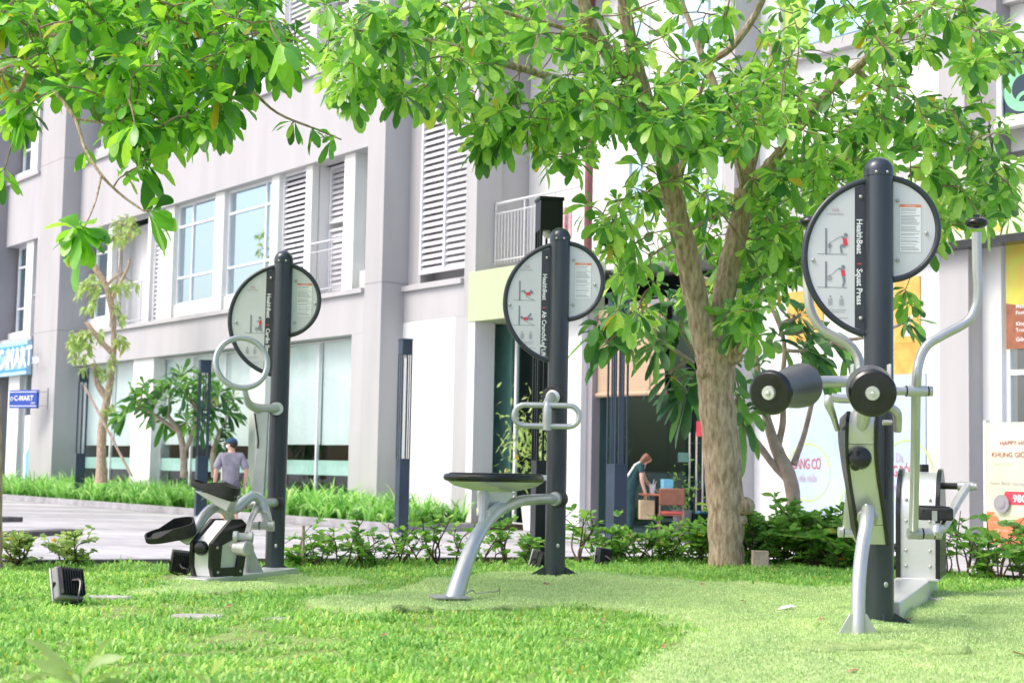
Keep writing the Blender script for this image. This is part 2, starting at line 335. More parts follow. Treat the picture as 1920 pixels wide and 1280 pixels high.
def np_mesh(name, V, quads=None, tris=None, m=None, smooth=True):
    me = bpy.data.meshes.new(name); V = np.asarray(V, dtype=np.float32)
    nq = 0 if quads is None else len(quads); nt_ = 0 if tris is None else len(tris)
    me.vertices.add(len(V)); me.vertices.foreach_set('co', V.ravel())
    loops = np.concatenate([quads.ravel() if nq else np.zeros(0, int), tris.ravel() if nt_ else np.zeros(0, int)]).astype(np.int32)
    me.loops.add(len(loops)); me.loops.foreach_set('vertex_index', loops)
    starts = np.concatenate([np.arange(nq) * 4, nq * 4 + np.arange(nt_) * 3]).astype(np.int32)
    me.polygons.add(nq + nt_); me.polygons.foreach_set('loop_start', starts)
    me.polygons.foreach_set('use_smooth', np.full(nq + nt_, smooth))
    me.update(calc_edges=True)
    if m: me.materials.append(m)
    return me
def np_obj(name, me, parent=None, loc=None):
    o = bpy.data.objects.new(name, me); COL.objects.link(o)
    if parent is not None: o.parent = parent
    if loc is not None: o.location = loc
    return o
_fc = {}
def text_mb(body, size, o, ex, ey, extrude=0.0015, align='LEFT', spacing=1.0, offset=0.0):
    key = (body, align, spacing, offset)
    if key not in _fc:
        c = bpy.data.curves.new('txt', 'FONT'); c.body = body; c.align_x = align; c.size = 1; c.space_character = spacing; c.offset = offset; c.resolution_u = 2
        ob = bpy.data.objects.new('txt', c); COL.objects.link(ob); dg = bpy.context.evaluated_depsgraph_get(); me = bpy.data.meshes.new_from_object(ob.evaluated_get(dg))
        _fc[key] = ([tuple(v.co) for v in me.vertices], [tuple(p.vertices) for p in me.polygons])
        bpy.data.objects.remove(ob); bpy.data.meshes.remove(me); bpy.data.curves.remove(c)
    vs, fs = _fc[key]; ex, ey = Vector(ex), Vector(ey); ez = ex.cross(ey).normalized(); o = Vector(o); n = len(vs)
    top = [o + ex * v[0] * size + ey * v[1] * size + ez * extrude for v in vs]
    return MB().add(top, fs)

# ---------------------------------------------------------------- foliage builders (numpy)
def leaf_tmpl(kind='obovate'):
    if kind == 'obovate': st = [(0, .03), (.14, .16), (.38, .52), (.62, .9), (.82, .95), (.95, .55), (1, .08)]
    elif kind == 'lance': st = [(0, .05), (.2, .45), (.45, .95), (.7, .9), (.9, .4), (1, .04)]
    elif kind == 'simple': st = [(0, .06), (.35, .85), (.7, .85), (1, .05)]
    x = np.array([a for a, _ in st]); w = np.array([b for _, b in st]); m = len(x); V = []; 
    for i in range(m):
        V += [(x[i], -w[i], 0.16 * w[i]), (x[i], 0, 0), (x[i], w[i], 0.16 * w[i])]
    Q = []
    for i in range(m - 1):
        a = i * 3; Q += [(a, a + 3, a + 4, a + 1), (a + 1, a + 4, a + 5, a + 2)]
    return np.array(V), np.array(Q)
TM = {k: leaf_tmpl(k) for k in ('obovate', 'lance', 'simple')}
def leaves(pos, dirs, length, aspect=0.2, droop=0.25, kind='obovate', flip=0.5):
    """pos (n,3), dirs (n,3), length (n,) -> V, Q"""
    T, Q = TM[kind]; n = len(pos); d = dirs / np.linalg.norm(dirs, axis=1, keepdims=True)
    up = np.tile([0, 0, 1.], (n, 1)) + rng.normal(0, flip, (n, 3)); s = np.cross(d, up); s /= np.linalg.norm(s, axis=1, keepdims=True) + 1e-9
    nn = np.cross(s, d); L = length[:, None, None]; asp = (aspect * rng.uniform(.85, 1.15, n))[:, None, None]
    x = T[None, :, 0:1]; y = T[None, :, 1:2]; z = T[None, :, 2:3]
    dr = (droop * rng.uniform(.4, 1.6, n))[:, None, None]; g = np.array([0, 0, -1.])[None, None, :]
    wav = 0.03 * np.sin(x * 9 + rng.uniform(0, 6, n)[:, None, None]) * np.abs(y)
    V = pos[:, None, :] + L * (x * d[:, None, :] + asp * y * s[:, None, :] + (z * asp + wav) * nn[:, None, :] + dr * x ** 2 * g)
    k = T.shape[0]; QQ = (Q[None] + (np.arange(n) * k)[:, None, None]).reshape(-1, 4)
    return V.reshape(-1, 3), QQ
def rand_unit(n): 
    v = rng.normal(size=(n, 3)); return v / np.linalg.norm(v, axis=1, keepdims=True)
def whorls(centres, axes, per=(7, 11), length=(0.13, 0.19), spread=1.0, aspect=0.2, droop=0.35, kind='obovate', stem=0.05):
    P_, D_, L_ = [], [], []
    for c, a in zip(centres, axes):
        k = rng.integers(per[0], per[1] + 1); a = np.array(a) / (np.linalg.norm(a) + 1e-9)
        t = np.cross(a, rng.normal(size=3)); t /= np.linalg.norm(t); b = np.cross(a, t); ph = rng.uniform(0, 6.28)
        sz = rng.uniform(*length)
        for i in range(k):
            th = ph + i * 2.4; el = rng.uniform(.15, 1.05) * spread
            rad = math.cos(th) * t + math.sin(th) * b
            dd = rad * math.sin(el + .35) + a * math.cos(el + .35)
            P_.append(np.array(c) - a * stem * rng.uniform(0, 1) + rad * 0.008); D_.append(dd); L_.append(sz * rng.uniform(.7, 1.1))
    return leaves(np.array(P_), np.array(D_), np.array(L_), aspect, droop, kind)
def cat_mesh(parts):
    V, Q, o = [], [], 0
    for v, q in parts: V.append(v); Q.append(q + o); o += len(v)
    return np.concatenate(V), np.concatenate(Q)
# ================================================================ SETTING
def in_poly(x, y, poly):
    x = np.asarray(x); y = np.asarray(y); c = np.zeros(x.shape, bool); n = len(poly)
    for i in range(n):
        x1, y1 = poly[i]; x2, y2 = poly[(i + 1) % n]
        hit = ((y1 > y) != (y2 > y)) & (x < (x2 - x1) * (y - y1) / (y2 - y1 + 1e-12) + x1); c ^= hit
    return c
def lawn_h(x, y):
    x = np.asarray(x, float); y = np.asarray(y, float)
    h = -0.035 * np.exp(-((x + 2.0) ** 2 + (y - 12.0) ** 2) / 3.0) + 0.03 * np.exp(-((x - 0.3) ** 2 + (y - 11.1) ** 2) / 1.2)
    return h + 0.010 * np.sin(x * 1.9 + 1) * np.sin(y * 1.3) + 0.006 * np.sin(x * 4.1 + y * 3.3)
EDGE = [(-14, 10.2), (-9, 11.0), (-6, 11.4), (-3.84, 11.75), (-1.5, 12.7), (1.2, 13.9), (2.6, 13.8), (3.9, 12.15), (6, 11.0), (9, 10), (14, 8)]
ex_ = [a for a, _ in EDGE]; ey_ = [b for _, b in EDGE]
def edge_y(x): return np.interp(x, ex_, ey_)

# paving: one sheet to the horizon
b = MB(); b.add([(-900, -400, PAVE), (900, -400, PAVE), (900, 1500, PAVE), (-900, 1500, PAVE)], [(0, 1, 2, 3)])
o = part('pavement', b, M['pave']); o['kind'] = 'structure'
# lawn: raised sheet with undulation
xs = np.linspace(-14, 14, 150); N_ = 90; V = []; 
for j in range(N_):
    t = j / (N_ - 1)
    for x in xs:
        y = -3 + t * (edge_y(x) + 3); V.append((x, y, float(lawn_h(x, y))))
Q = [(j * 150 + i, j * 150 + i + 1, (j + 1) * 150 + i + 1, (j + 1) * 150 + i) for j in range(N_ - 1) for i in range(149)]
me = np_mesh('lawn', V, np.array(Q), None, M['soil']); o = np_obj('lawn', me); o['kind'] = 'structure'
# retaining kerb of the lawn
b = MB()
xk = np.linspace(-14, 14, 80)
pr = [(0.0, 0.035), (0.12, 0.035), (0.12, -0.52), (0.0, -0.52)]
vs = []
for x in xk:
    y = float(edge_y(x))
    for (dy, z) in pr: vs.append((x, y + dy, z))
fs = []
for i in range(len(xk) - 1):
    for k in range(4): fs.append((i * 4 + k, (i + 1) * 4 + k, (i + 1) * 4 + (k + 1) % 4, i * 4 + (k + 1) % 4))
b.add(vs, fs); o = part('lawn_kerb', b, M['darkkerb']); o['kind'] = 'structure'
# planting bed in front of the building
KY = -2.3
b = MB().box((-24, KY, 0), (5.6, KY + 0.28, 0.16)); b.box((5.32, KY + 0.28, 0), (5.6, -0.4, 0.16)); b.xf(BMAT); o = part('planter_kerb', b, M['kerb'], bevel=0.01); o['kind'] = 'structure'
b = MB().box((-24, KY + 0.28, 0), (5.32, 1.2, 0.11)); b.xf(BMAT); o = part('planting_soil', b, M['earth']); o['kind'] = 'structure'
# low dark steps at the far left of the paving
def step(px0, px1, y0, y1, th, name, lab):
    a = G(px0, y0, PAVE); c = G(px1, y1, PAVE); d = (c - a).normalized(); n = Vector((-d.y, d.x, 0)); m = MB()
    m.prism([(0, 0), ((c - a).length, 0), ((c - a).length, th), (0, th)], a, d, Vector((0, 0, 1)), n, 0.45)
    solo(name, m, M['darkkerb'], lab, 'step', 'dark granite steps on the paving', loc=a, bevel=0.008)
step(-60, 155, 1012, 1001, 0.085, 'granite_step', 'long dark granite step on the paving, nearer the lawn')
step(-60, 43, 980, 978, 0.10, 'granite_step', 'short dark granite step on the paving, farther from the lawn')

# ================================================================ BUILDING (local frame: x along facade, y into building, z up from paving)
BLD = thing('apartment_building', (0, 0, 0), 'long mauve and white apartment building with shops at its foot', 'building'); BLD['org'] = [0, 0, 0]
BLD.matrix_world = BMAT; BLD.location = BO; 
def bp(name, mb, m, bevel=0.0, label=None, parent=None): return part(name, mb, m, parent or BLD, label=label, local=True, bevel=bevel)
Z0h, Z1b, Z2s, Z2h, Z3s, Z3h, Z4s, Z4h = 4.32, 5.36, 5.36, 8.70, 11.0, 14.3, 16.6, 19.9
q1, q2, q3, q4 = 0.603, 1.245, 1.50, 1.80
s_A0, s_A1 = -17.73, -19.9
def window(s0, s1, z0, z1, y, cols, rows, fr=0.06, glass='glass', name='window', sub=True):
    """frame part with a glass pane sub-part. cols/rows: fractions of mullions"""
    m = MB(); d = 0.08
    m.box((s0, y, z0), (s0 + fr, y + d, z1)); m.box((s1 - fr, y, z0), (s1, y + d, z1)); m.box((s0 + fr, y, z0), (s1 - fr, y + d, z0 + fr)); m.box((s0 + fr, y, z1 - fr), (s1 - fr, y + d, z1))
    for c in cols: x = s0 + (s1 - s0) * c; m.box((x - fr / 2, y + .004, z0 + fr), (x + fr / 2, y + d - .004, z1 - fr))
    for r in rows: z = z0 + (z1 - z0) * r; m.box((s0 + fr, y - .006, z - fr / 2), (s1 - fr, y + d - .01, z + fr / 2))
    w = bp(name, m, M['frame'])
    g = MB().add([(s0 + fr, y + .045, z0 + fr), (s1 - fr, y + .045, z0 + fr), (s1 - fr, y + .045, z1 - fr), (s0 + fr, y + .045, z1 - fr)], [(0, 1, 2, 3)])
    bp('pane', g, M[glass], parent=w); return w
def louvre(s0, s1, z0, z1, y, pitch=0.135, name='louvre_screen', mull=()):
    m = MB(); fr = 0.055
    m.box((s0, y, z0), (s0 + fr, y + .09, z1)); m.box((s1 - fr, y, z0), (s1, y + .09, z1)); m.box((s0 + fr, y, z0), (s1 - fr, y + .09, z0 + fr)); m.box((s0 + fr, y, z1 - fr), (s1 - fr, y + .09, z1))
    for c in mull: x = s0 + (s1 - s0) * c; m.box((x - .03, y - .01, z0 + fr), (x + .03, y + .1, z1 - fr))
    f = bp(name, m, M['frame']); m = MB(); z = z0 + fr + .05
    while z < z1 - fr - .05:
        m.obox(((s0 + s1) / 2, y + .05, z), (s1 - s0 - 2 * fr - .004, .012, pitch * 0.80), (R_(-32), 0, 0)); z += pitch
    bp('slats', m, M['louvre'], parent=f); return f
def railing(pts, z0, z1, pitch=0.11, name='balcony_railing'):
    m = MB()
    for i in range(len(pts) - 1):
        a = Vector((*pts[i], 0)); c = Vector((*pts[i + 1], 0)); L = (c - a).length; n = max(2, int(L / pitch))
        m.tube([a + Vector((0, 0, z1)), c + Vector((0, 0, z1))], .028, 8); m.tube([a + Vector((0, 0, z1 - .22)), c + Vector((0, 0, z1 - .22))], .016, 6); m.tube([a + Vector((0, 0, z0 + .08)), c + Vector((0, 0, z0 + .08))], .016, 6)
        for k in range(n + 1):
            p = a.lerp(c, k / n); big = k % 9 == 0; m.tube([p + Vector((0, 0, z0)), p + Vector((0, 0, z1 if big else z1 - .22))], .02 if big else .009, 5)
    return bp(name, m, M['rail'])
# --- main wall bodies, one part per stepped bay
def bay(sa, sb, y, col, name='wall', ztop=26.0, bands=((Z0h, Z1b), (Z2h, Z3s), (Z3h, Z4s), (Z4h, 26.0)), th=0.5):
    m = MB()
    for z0, z1 in bands: m.box((sa, y, z0), (sb, y + th, z1))
    return bp(name, m, M[col], bevel=0.006)
bay(-46, s_A1, -q1, 'mauve')
bay(s_A0, 0.42, 0, 'mauve')
# solid end piers (their near sides show as the darker strips)
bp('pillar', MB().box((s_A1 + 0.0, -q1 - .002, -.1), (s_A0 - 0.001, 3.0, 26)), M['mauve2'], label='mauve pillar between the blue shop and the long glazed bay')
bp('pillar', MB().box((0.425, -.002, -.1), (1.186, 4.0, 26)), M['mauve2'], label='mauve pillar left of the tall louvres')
# ledges / string courses
for (sa, sb, y, z) in ((-46, s_A1, -q1, Z3s - .12), (s_A0, 0.42, 0, Z3s - .12), (s_A0, .42, 0, Z1b - .10), (-46, s_A1, -q1, Z1b - .1), (1.19, 3.6, q1, Z1b - .1), (s_A0, .42, 0, Z4s - .12), (-46, s_A1, -q1, Z4s - .12)):
    bp('ledge', MB().box((sa, y - .09, z), (sb, y - .002, z + .12)), M['mauve'], bevel=0.005)
# --- bay 1 storeys (repeat the pattern upward)
def fx(px, py=420, y=0.15): return FP(px, py, y)[0]
c1 = [(fx(645), fx(665)), (fx(573), fx(585)), (fx(509), fx(523)), (fx(404), fx(421)), (fx(312), fx(328)), (fx(280), fx(286))]; cdep = [.36, .20, .17, .20, .20, .12]
def storey(z0, z1, k):
    for (a, c), dp in zip(c1, cdep): bp('column', MB().box((a, .12, z0), (c, .12 + dp, z1)), M['cream'], bevel=0.006)
    Yw = .26
    W = lambda a, c, co, ro: window(a, c, z0 + .42, z1, Yw, co, ro)
    bp('sill_wall', MB().box((c1[3][1], .2, z0), (c1[2][0], .5, z0 + .42)), M['cream']); bp('sill_wall', MB().box((c1[4][1], .2, z0), (c1[3][0], .5, z0 + .42)), M['cream'])
    W(c1[3][1], c1[2][0], [.80], [.27, .78]); W(c1[4][1], c1[3][0], [.36], [.27, .78])
    louvre(c1[2][1], c1[1][0], z0, z1, .25); louvre(c1[5][1], c1[4][0], z0, z1, .25)
    # balcony next to the end pillar: louvre screen behind, railing in front
    louvre(c1[1][1] + .02, c1[0][0] + .45, z0 + 1.9, z1, .62); louvre(c1[1][1] + .02, c1[0][0] + .45, z0, z0 + 1.75, .62); bp('balcony_wall', MB().box((c1[1][1], 1.2, z0), (.42, 1.35, z1)), M['white'])
    railing([(c1[1][1], .16), (c1[0][0], .16)], z0 + .1, z0 + 1.35)
    railing([(fx(240), .22), (c1[5][0], .22)], z0 + .1, z0 + 1.35)
    bp('balcony_wall', MB().box((fx(206), .95, z0), (c1[5][0], 1.10, z1)), M['white'])
    bp('balcony_wall', MB().box((fx(206) - .1, .62, z0), (fx(206) - .002, 1.1, z1)), M['white']); bp('balcony_wall', MB().box((c1[1][0] + .05, .345, z0), (c1[1][1] - .005, 1.2, z1)), M['white'])
    bp('column', MB().box((fx(206), .12, z0), (fx(214), .3, z1)), M['cream'])
    window(s_A0 + .3, fx(206) , z0 + .5, z1, .5, [], [.25, .75])
    bp('sill_wall', MB().box((s_A0, .4, z0), (fx(206), .62, z0 + .5)), M['white'])
    window(c1[0][1] + .02, .42, z0 + .5, z1, .45, [], [.3, .75]); bp('sill_wall', MB().box((c1[0][1], .3, z0), (.42, .6, z0 + .5)), M['cream'])
    bp('slab', MB().box((s_A0, .02, z0 - .3), (.42, 4.0, z0)), M['white']); 
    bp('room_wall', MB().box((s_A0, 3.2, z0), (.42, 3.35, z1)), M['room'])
storey(Z2s, Z2h, 0); storey(Z3s, Z3h, 1)
bp('room_wall', MB().box((-46, 3.2, 0), (s_A1, 3.35, 26)), M['room']); bp('room_wall', MB().box((s_A0, 3.36, Z3h), (.42, 3.5, 26)), M['room'])
# --- bay 0 (blue shop side)
def fy(px, py): return FP(px, py, -q1)[0]
for k, (z0, z1) in enumerate(((Z2s, Z2h), (Z3s, Z3h), (Z4s, Z4h))):
    a0, a1, a2, a3 = fy(8, 540), fy(41, 540), fy(54, 540), s_A1
    window(a0 + .2, a1, z0 + .3, z1, -.2, [.5] if k else [], [.28, .76])
    bp('sill_wall', MB().box((a0, -.4, z0), (a1, .2, z0 + .3)), M['white'])
    bp('column', MB().box((a1, -.5, z0), (a2, .4, z1)), M['cream'], bevel=.006)
    bp('balcony_wall', MB().box((a2, .9, z0), (a3, 1.05, z1)), M['white'])
    railing([(a2, -.42), (a3, -.42)], z0 + .05, z0 + 1.45)
    bp('slab', MB().box((a0, -.5, z0 - .3), (a3, 3.0, z0)), M['white'])
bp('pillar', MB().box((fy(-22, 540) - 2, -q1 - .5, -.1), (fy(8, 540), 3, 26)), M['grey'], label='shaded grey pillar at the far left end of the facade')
# ground floor of bay 0: shop glass
a = [fy(0, 800), fy(10, 800), fy(30, 800), fy(70, 800), fy(78, 800)]
bp('column', MB().box((a[1], -.55, 0), (a[2], .2, Z0h)), M['white']); bp('column', MB().box((a[3], -.55, 0), (s_A1, .2, Z0h)), M['white'])
window(a[2], a[3], 0.05, Z0h - .02, -.35, [], [.0], glass='shopglass', name='shop_window'); window(fy(8, 800) + .05, a[1], .05, Z0h - .02, -.35, [], [], glass='shopglass', name='shop_window')
bp('shop_wall', MB().box((-30, 1.2, 0), (s_A1, 1.35, Z0h)), M['ltblue'])
for (s0_, s1_, y0_, z_) in ((.424, 1.188, -.004, 5.44), (s_A1 - .002, s_A0 + .001, -q1 - .004, 5.44), (.424, 1.188, -.004, 11.1), (s_A1 - .002, s_A0 + .001, -q1 - .004, 11.1)):
    bp('joint', MB().box((s0_, y0_, z_), (s1_, 2.5, z_ + .03)), M['grey'])
# --- ground floor of bay 1
def g1(px, py=760, y=0.35): return FP(px, py, y)[0]
bp('column', MB().box((g1(262), .1, 0), (g1(300), .7, Z0h)), M['white'], bevel=.006)
bp('column', MB().box((g1(484), .1, 0), (g1(512), .7, Z0h)), M['cream'], bevel=.006)
bp('wall', MB().box((g1(680), 0, 0), (.42, .5, Z0h)), M['mauve'], bevel=.006)
gl = [(s_A0, g1(262)), (g1(300), g1(484)), (g1(512), g1(680))]
for i, (a0, a1) in enumerate(gl):
    n = max(1, int(round((a1 - a0) / 1.9)))
    for k in range(n):
        u0 = a0 + (a1 - a0) * k / n; u1 = a0 + (a1 - a0) * (k + 1) / n
        w = window(u0 + .005, u1 - .005, .06, Z0h - .02, .38, [], [], fr=.03, glass='shopglass', name='shop_window')
        bp('frosted_band', MB().box((u0 + .04, .435, 1.02), (u1 - .04, .44, 1.38)), M['frost'], parent=w)
    L = a1 - a0; nb = max(1, int(L / 2.1))
    for k in range(nb):
        u0 = a0 + L * k / nb + .03; u1 = a0 + L * (k + 1) / nb - .03
        zb = 1.75 + random.uniform(-.02, .05); bp('roller_blind', MB().box((u0, .52, zb), (u1, .532, Z0h - .03)), M['blind'])
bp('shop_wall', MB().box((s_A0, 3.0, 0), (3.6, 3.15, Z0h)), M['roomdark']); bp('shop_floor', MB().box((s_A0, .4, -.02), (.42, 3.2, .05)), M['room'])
# --- bay 2 (tall louvres, white wall below)
b2 = lambda px, py=750: FP(px, py, q1)[0]
bp('wall', MB().box((1.187, q1, 0), (b2(850), q1 + .4, 4.55)), M['white'])
bp('wall', MB().box((b2(850), q1 + .002, 0), (b2(878), q1 + .4, 4.55)), M['mauve'])
bp('wall', MB().box((b2(878), q1 - .03, 0), (b2(890), q1 + .5, 4.55)), M['white'])
bp('wall', MB().box((1.187, q1, 4.55), (3.62, q1 + .4, Z1b + .05)), M['mauve'], bevel=.006)
louvre(1.72, 3.60, 5.62, 11.55, q1 + .05, .145, mull=(.53,)); louvre(1.72, 3.60, 11.6, 17.5, q1 + .05, .145, mull=(.53,))
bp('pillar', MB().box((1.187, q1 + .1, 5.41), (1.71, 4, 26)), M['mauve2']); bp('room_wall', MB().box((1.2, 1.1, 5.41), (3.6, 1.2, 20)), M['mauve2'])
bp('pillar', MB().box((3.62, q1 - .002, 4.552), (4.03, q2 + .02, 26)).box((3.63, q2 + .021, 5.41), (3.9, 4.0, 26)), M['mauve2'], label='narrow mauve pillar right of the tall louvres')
# --- bay 3: balcony over the cafe
b3 = lambda px, py=700: FP(px, py, q2)[0]
gs0, gz0 = FP(877, 604, .55); gz1 = FP(877, 511, .55)[1]; bp('canopy_band', MB().box((gs0, .55, gz0), (FP(1062, 560, .55)[0], q2 + .3, gz1)), M['green_wall'], bevel=.01, label='pale green panel below the balcony')
railing([(4.06, 1.1), (6.95, 1.1)], FP(925, 497, 1.1)[1], FP(925, 384, 1.1)[1], .115)
bp('balcony_wall', MB().box((3.91, 2.1, 5.57), (8.9, 2.3, 12.0)), M['white'])
bp('balcony_slab', MB().box((4.04, q2 + .31, 5.3), (8.9, 3.0, 5.56)), M['white'])
bp('drainpipe', MB().tube([(6.75, 1.5, 5.57), (6.75, 1.5, 11.6)], .085, 10), M['maroon'])
bp('wall', MB().box((7.2, q2 + .35, 5.56), (12.0, 3.2, 26)), M['white']); bp('wall', MB().box((4.04, .4, 11.0), (7.2, 3.2, 13.2)), M['mauve']); bp('wall', MB().box((4.04, 3.0, 13.2), (7.2, 3.2, 26)), M['white'])
for zz in (5.9, 8.6, 13.5, 16.4): window(7.9, 8.5, zz, zz + 1.7, q2 + .29, [], []); window(9.4, 10.9, zz, zz + 1.9, q2 + .29, [.5], [.7])
bp('ledge', MB().box((7.2, q2 + .2, 11.0), (12, q2 + .348, 11.25)), M['mauve'])
w0, w1 = b3(897), b3(1066)
window(w0, w1, .06, 4.48, q2 + .02, [.42], [], fr=.07, glass='cafe', name='shop_window')
bp('column', MB().box((w1, q2 - .25, 0), (b3(1108), q2 + .5, 4.49)), M['white'], bevel=.006); bp('jamb', MB().box((b3(1108), q2 - .1, 0), (b3(1118), q2 + .4, 4.49)), M['grey'])
# cafe front: tall frameless glass with a door
d0, d1 = b3(1118), b3(1372)
for k, (u0, u1) in enumerate(((d0, b3(1246)), (b3(1246), b3(1303)), (b3(1303), d1))):
    g = MB().box((u0 + .01, q2 + .1, .03), (u1 - .01, q2 + .112, 4.4)); bp('glass_door' if k else 'shop_window', g, M['cafe'])
for px in (1293, 1306, 1318):
    s = b3(px); h = MB().tube([(s, q2 + .02, .55), (s, q2 + .02, 2.0)], .022, 8)
    for z in (.75, 1.8): h.tube([(s, q2 + .02, z), (s, q2 + .11, z)], .012, 6)
    bp('door_handle', h, M['chrome'])
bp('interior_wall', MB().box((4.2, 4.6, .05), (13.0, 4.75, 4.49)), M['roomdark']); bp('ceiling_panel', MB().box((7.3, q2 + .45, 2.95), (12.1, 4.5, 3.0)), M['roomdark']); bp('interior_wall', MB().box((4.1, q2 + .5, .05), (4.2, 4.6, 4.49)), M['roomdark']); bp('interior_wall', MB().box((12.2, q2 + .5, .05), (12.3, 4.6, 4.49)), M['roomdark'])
bp('interior_floor', MB().box((4.1, q2 + .12, -.02), (13, 4.7, .05)), M['grey']); bp('interior_ceiling', MB().box((4.1, q2 + .31, 4.49), (13, 4.7, 4.6)), M['grey'])
bp('counter', MB().box((9.6, 3.6, .05), (12.0, 4.0, 1.35)).box((9.5, 3.5, 1.35), (12.1, 4.1, 1.42)), mat('green_counter', (.02, .22, .11), .4))
bp('curtain', MB().box((w0 + .1, q2 + .35, .1), (w0 + .75, q2 + .4, 4.4)), M['frost'])
# --- pillar and bay 4 (beauty posters)
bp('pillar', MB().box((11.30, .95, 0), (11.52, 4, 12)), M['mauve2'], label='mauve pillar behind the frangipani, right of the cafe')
bp('wall', MB().box((11.0, q2 - .1, 0), (11.30, 4, 12)), M['mauve'])
b4 = lambda px, py=700: FP(px, py, q3)[0]
bp('wall', MB().box((11.52, q3, 0), (b4(1765), q3 + .5, 5.4)), M['white']); bp('wall', MB().box((11.3, q3 + .002, 5.4), (b4(1765), q3 + .5, 6.3)), M['mauve'])
bp('wall', MB().box((12.0, q3 + .3, 6.3), (22, q3 + .8, 26)), M['white'])
sp0 = b4(1765); 
bp('pillar', MB().box((sp0, q3 - .05, 0), (16.152, 4, 9)), M['mauve2'], label='mauve pillar right of the large pale poster')
# --- bay 5
bp('wall', MB().box((16.153, q4, 0), (16.50, q4 + .4, 5.2)), M['white']); bp('wall', MB().box((16.153, q4, 5.2), (22, q4 + .4, 5.9)), M['mauve'])
window(16.5, 18.6, .06, 5.2, q4 + .1, [.5], [.55], fr=.08, glass='shopglass', name='shop_window'); window(18.6, 21.5, .06, 5.2, q4 + .1, [.5], [.55], fr=.08, glass='shopglass', name='shop_window')
bp('shop_wall', MB().box((16.2, 4.0, 0), (22, 4.1, 5.9)), M['white'])
for zz in (9.2, 12.5): window(13.2, 14.3, zz, zz + 1.8, q3 + .24, [.5], []); window(14.9, 15.8, zz, zz + 1.8, q3 + .24, [], [])
bp('ledge', MB().box((12, q3 + .1, 8.6), (22, q3 + .298, 8.8)), M['mauve'])
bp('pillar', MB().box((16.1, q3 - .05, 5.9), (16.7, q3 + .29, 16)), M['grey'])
# roof body so no sky leaks through
bp('core', MB().box((-46, 5.0, 0), (22, 14, 26)), M['room']); bp('roof', MB().box((-46.2, .6, 26), (22.2, 14.2, 26.3)), M['mauve'])
bp('interior_wall', MB().box((13.0, q3 + .55, 0), (13.1, 4.9, 8)), M['room'])

# ---------------------------------------------------------------- signs, posters (things on the building)
def Bw(s, y, z): return BMAT @ Vector((s, y, z))
BX = (BMAT.to_3x3() @ Vector((1, 0, 0))); BY = (BMAT.to_3x3() @ Vector((0, 1, 0))); BZ = Vector((0, 0, 1))
def bbox_w(s0, s1, y0, y1, z0, z1): return MB().box((s0, y0, z0), (s1, y1, z1)).xf(BMAT)
def sign(name, s0, s1, y, z0, z1, m, lab, cat, th=.05, pm='board'):
    t = thing(name, Bw((s0 + s1) / 2, y, z0), lab, cat); part(pm, bbox_w(s0, s1, y - th, y, z0, z1), M[m], t, bevel=.004); return t
# shop fascia of the minimart
fa, fb = fy(-30, 690), s_A1 - .02
t = sign('shop_sign', fa, fb, -q1 - .02, 4.10, 5.25, 'ltblue', 'long light blue shop fascia sign with white block letters', 'sign', .18)
part('stripe', bbox_w(fa, fb, -q1 - .225, -q1 - .203, 5.02, 5.10), M['azure'], t); part('stripe', bbox_w(fa, fb, -q1 - .225, -q1 - .203, 4.24, 4.30), M['azure'], t)
tx = text_mb('C-MART', .92, Bw(fy(28, 680) - 1.0, -q1 - .24, 4.38), BX, BZ, .04, spacing=1.02, offset=.02); part('lettering', tx, M['print_white'], t)
part('lettering', text_mb('24/24', .30, Bw(fy(70, 680) + .2, -q1 - .24, 4.42), BX, BZ, .02, offset=.015), M['print_white'], t)
# projecting blade sign
pc = Bw(fy(75, 745), -q1, 0); 
def blade():
    a = P(18, 731, 50.6); c = P(70, 731, 50.0); z0 = P(18, 765, 50.6).z; z1 = P(18, 731, 50.6).z
    d = (Vector((c.x, c.y, 0)) - Vector((a.x, a.y, 0))); L = d.length; d.normalize(); n = Vector((-d.y, d.x, 0)); bse = Vector((a.x, a.y, z0))
    t = thing('hanging_sign', bse, 'small royal blue hanging sign with white letters on two brackets', 'sign')
    part('board', MB().prism([(0, 0), (L, 0), (L, z1 - z0), (0, z1 - z0)], bse, d, BZ, n, .10), M['blue'], t, bevel=.01)
    H = z1 - z0
    part('stripe', MB().prism([(0.02, H * .87), (L - .02, H * .87), (L - .02, H * .91), (.02, H * .91)], bse - n * .004, d, BZ, n, .003), M['print_white'], t)
    part('stripe', MB().prism([(0.02, H * .10), (L - .02, H * .10), (L - .02, H * .14), (.02, H * .14)], bse - n * .004, d, BZ, n, .003), M['print_white'], t)
    part('lettering', text_mb('C-MART', .235, bse + d * .22 + BZ * H * .42 - n * .004, d, BZ, .004, offset=.02), M['print_white'], t)
    part('lettering', text_mb('24/24', .08, bse + d * (L - .26) + BZ * H * .24 - n * .004, d, BZ, .004, offset=.02), M['print_white'], t)
    ring = MB().tube([bse + d * (.12 + .055 * math.cos(u)) + BZ * (H * .52 + .055 * math.sin(u)) - n * .006 for u in np.linspace(0, 2 * math.pi, 17)[:-1]], .014, 6, closed=True); part('emblem', ring, M['print_white'], t)
    br = MB(); 
    for zz in (.08, H - .06): br.tube([bse + d * L + BZ * zz + n * .05, bse + d * (L + .42) + BZ * zz + n * .05], .02, 6)
    br.tube([bse + d * (L + .42) + n * .05 - BZ * .05, bse + d * (L + .42) + BZ * (H + .05) + n * .05], .025, 6); part('bracket', br, M['grey'], t)
blade()
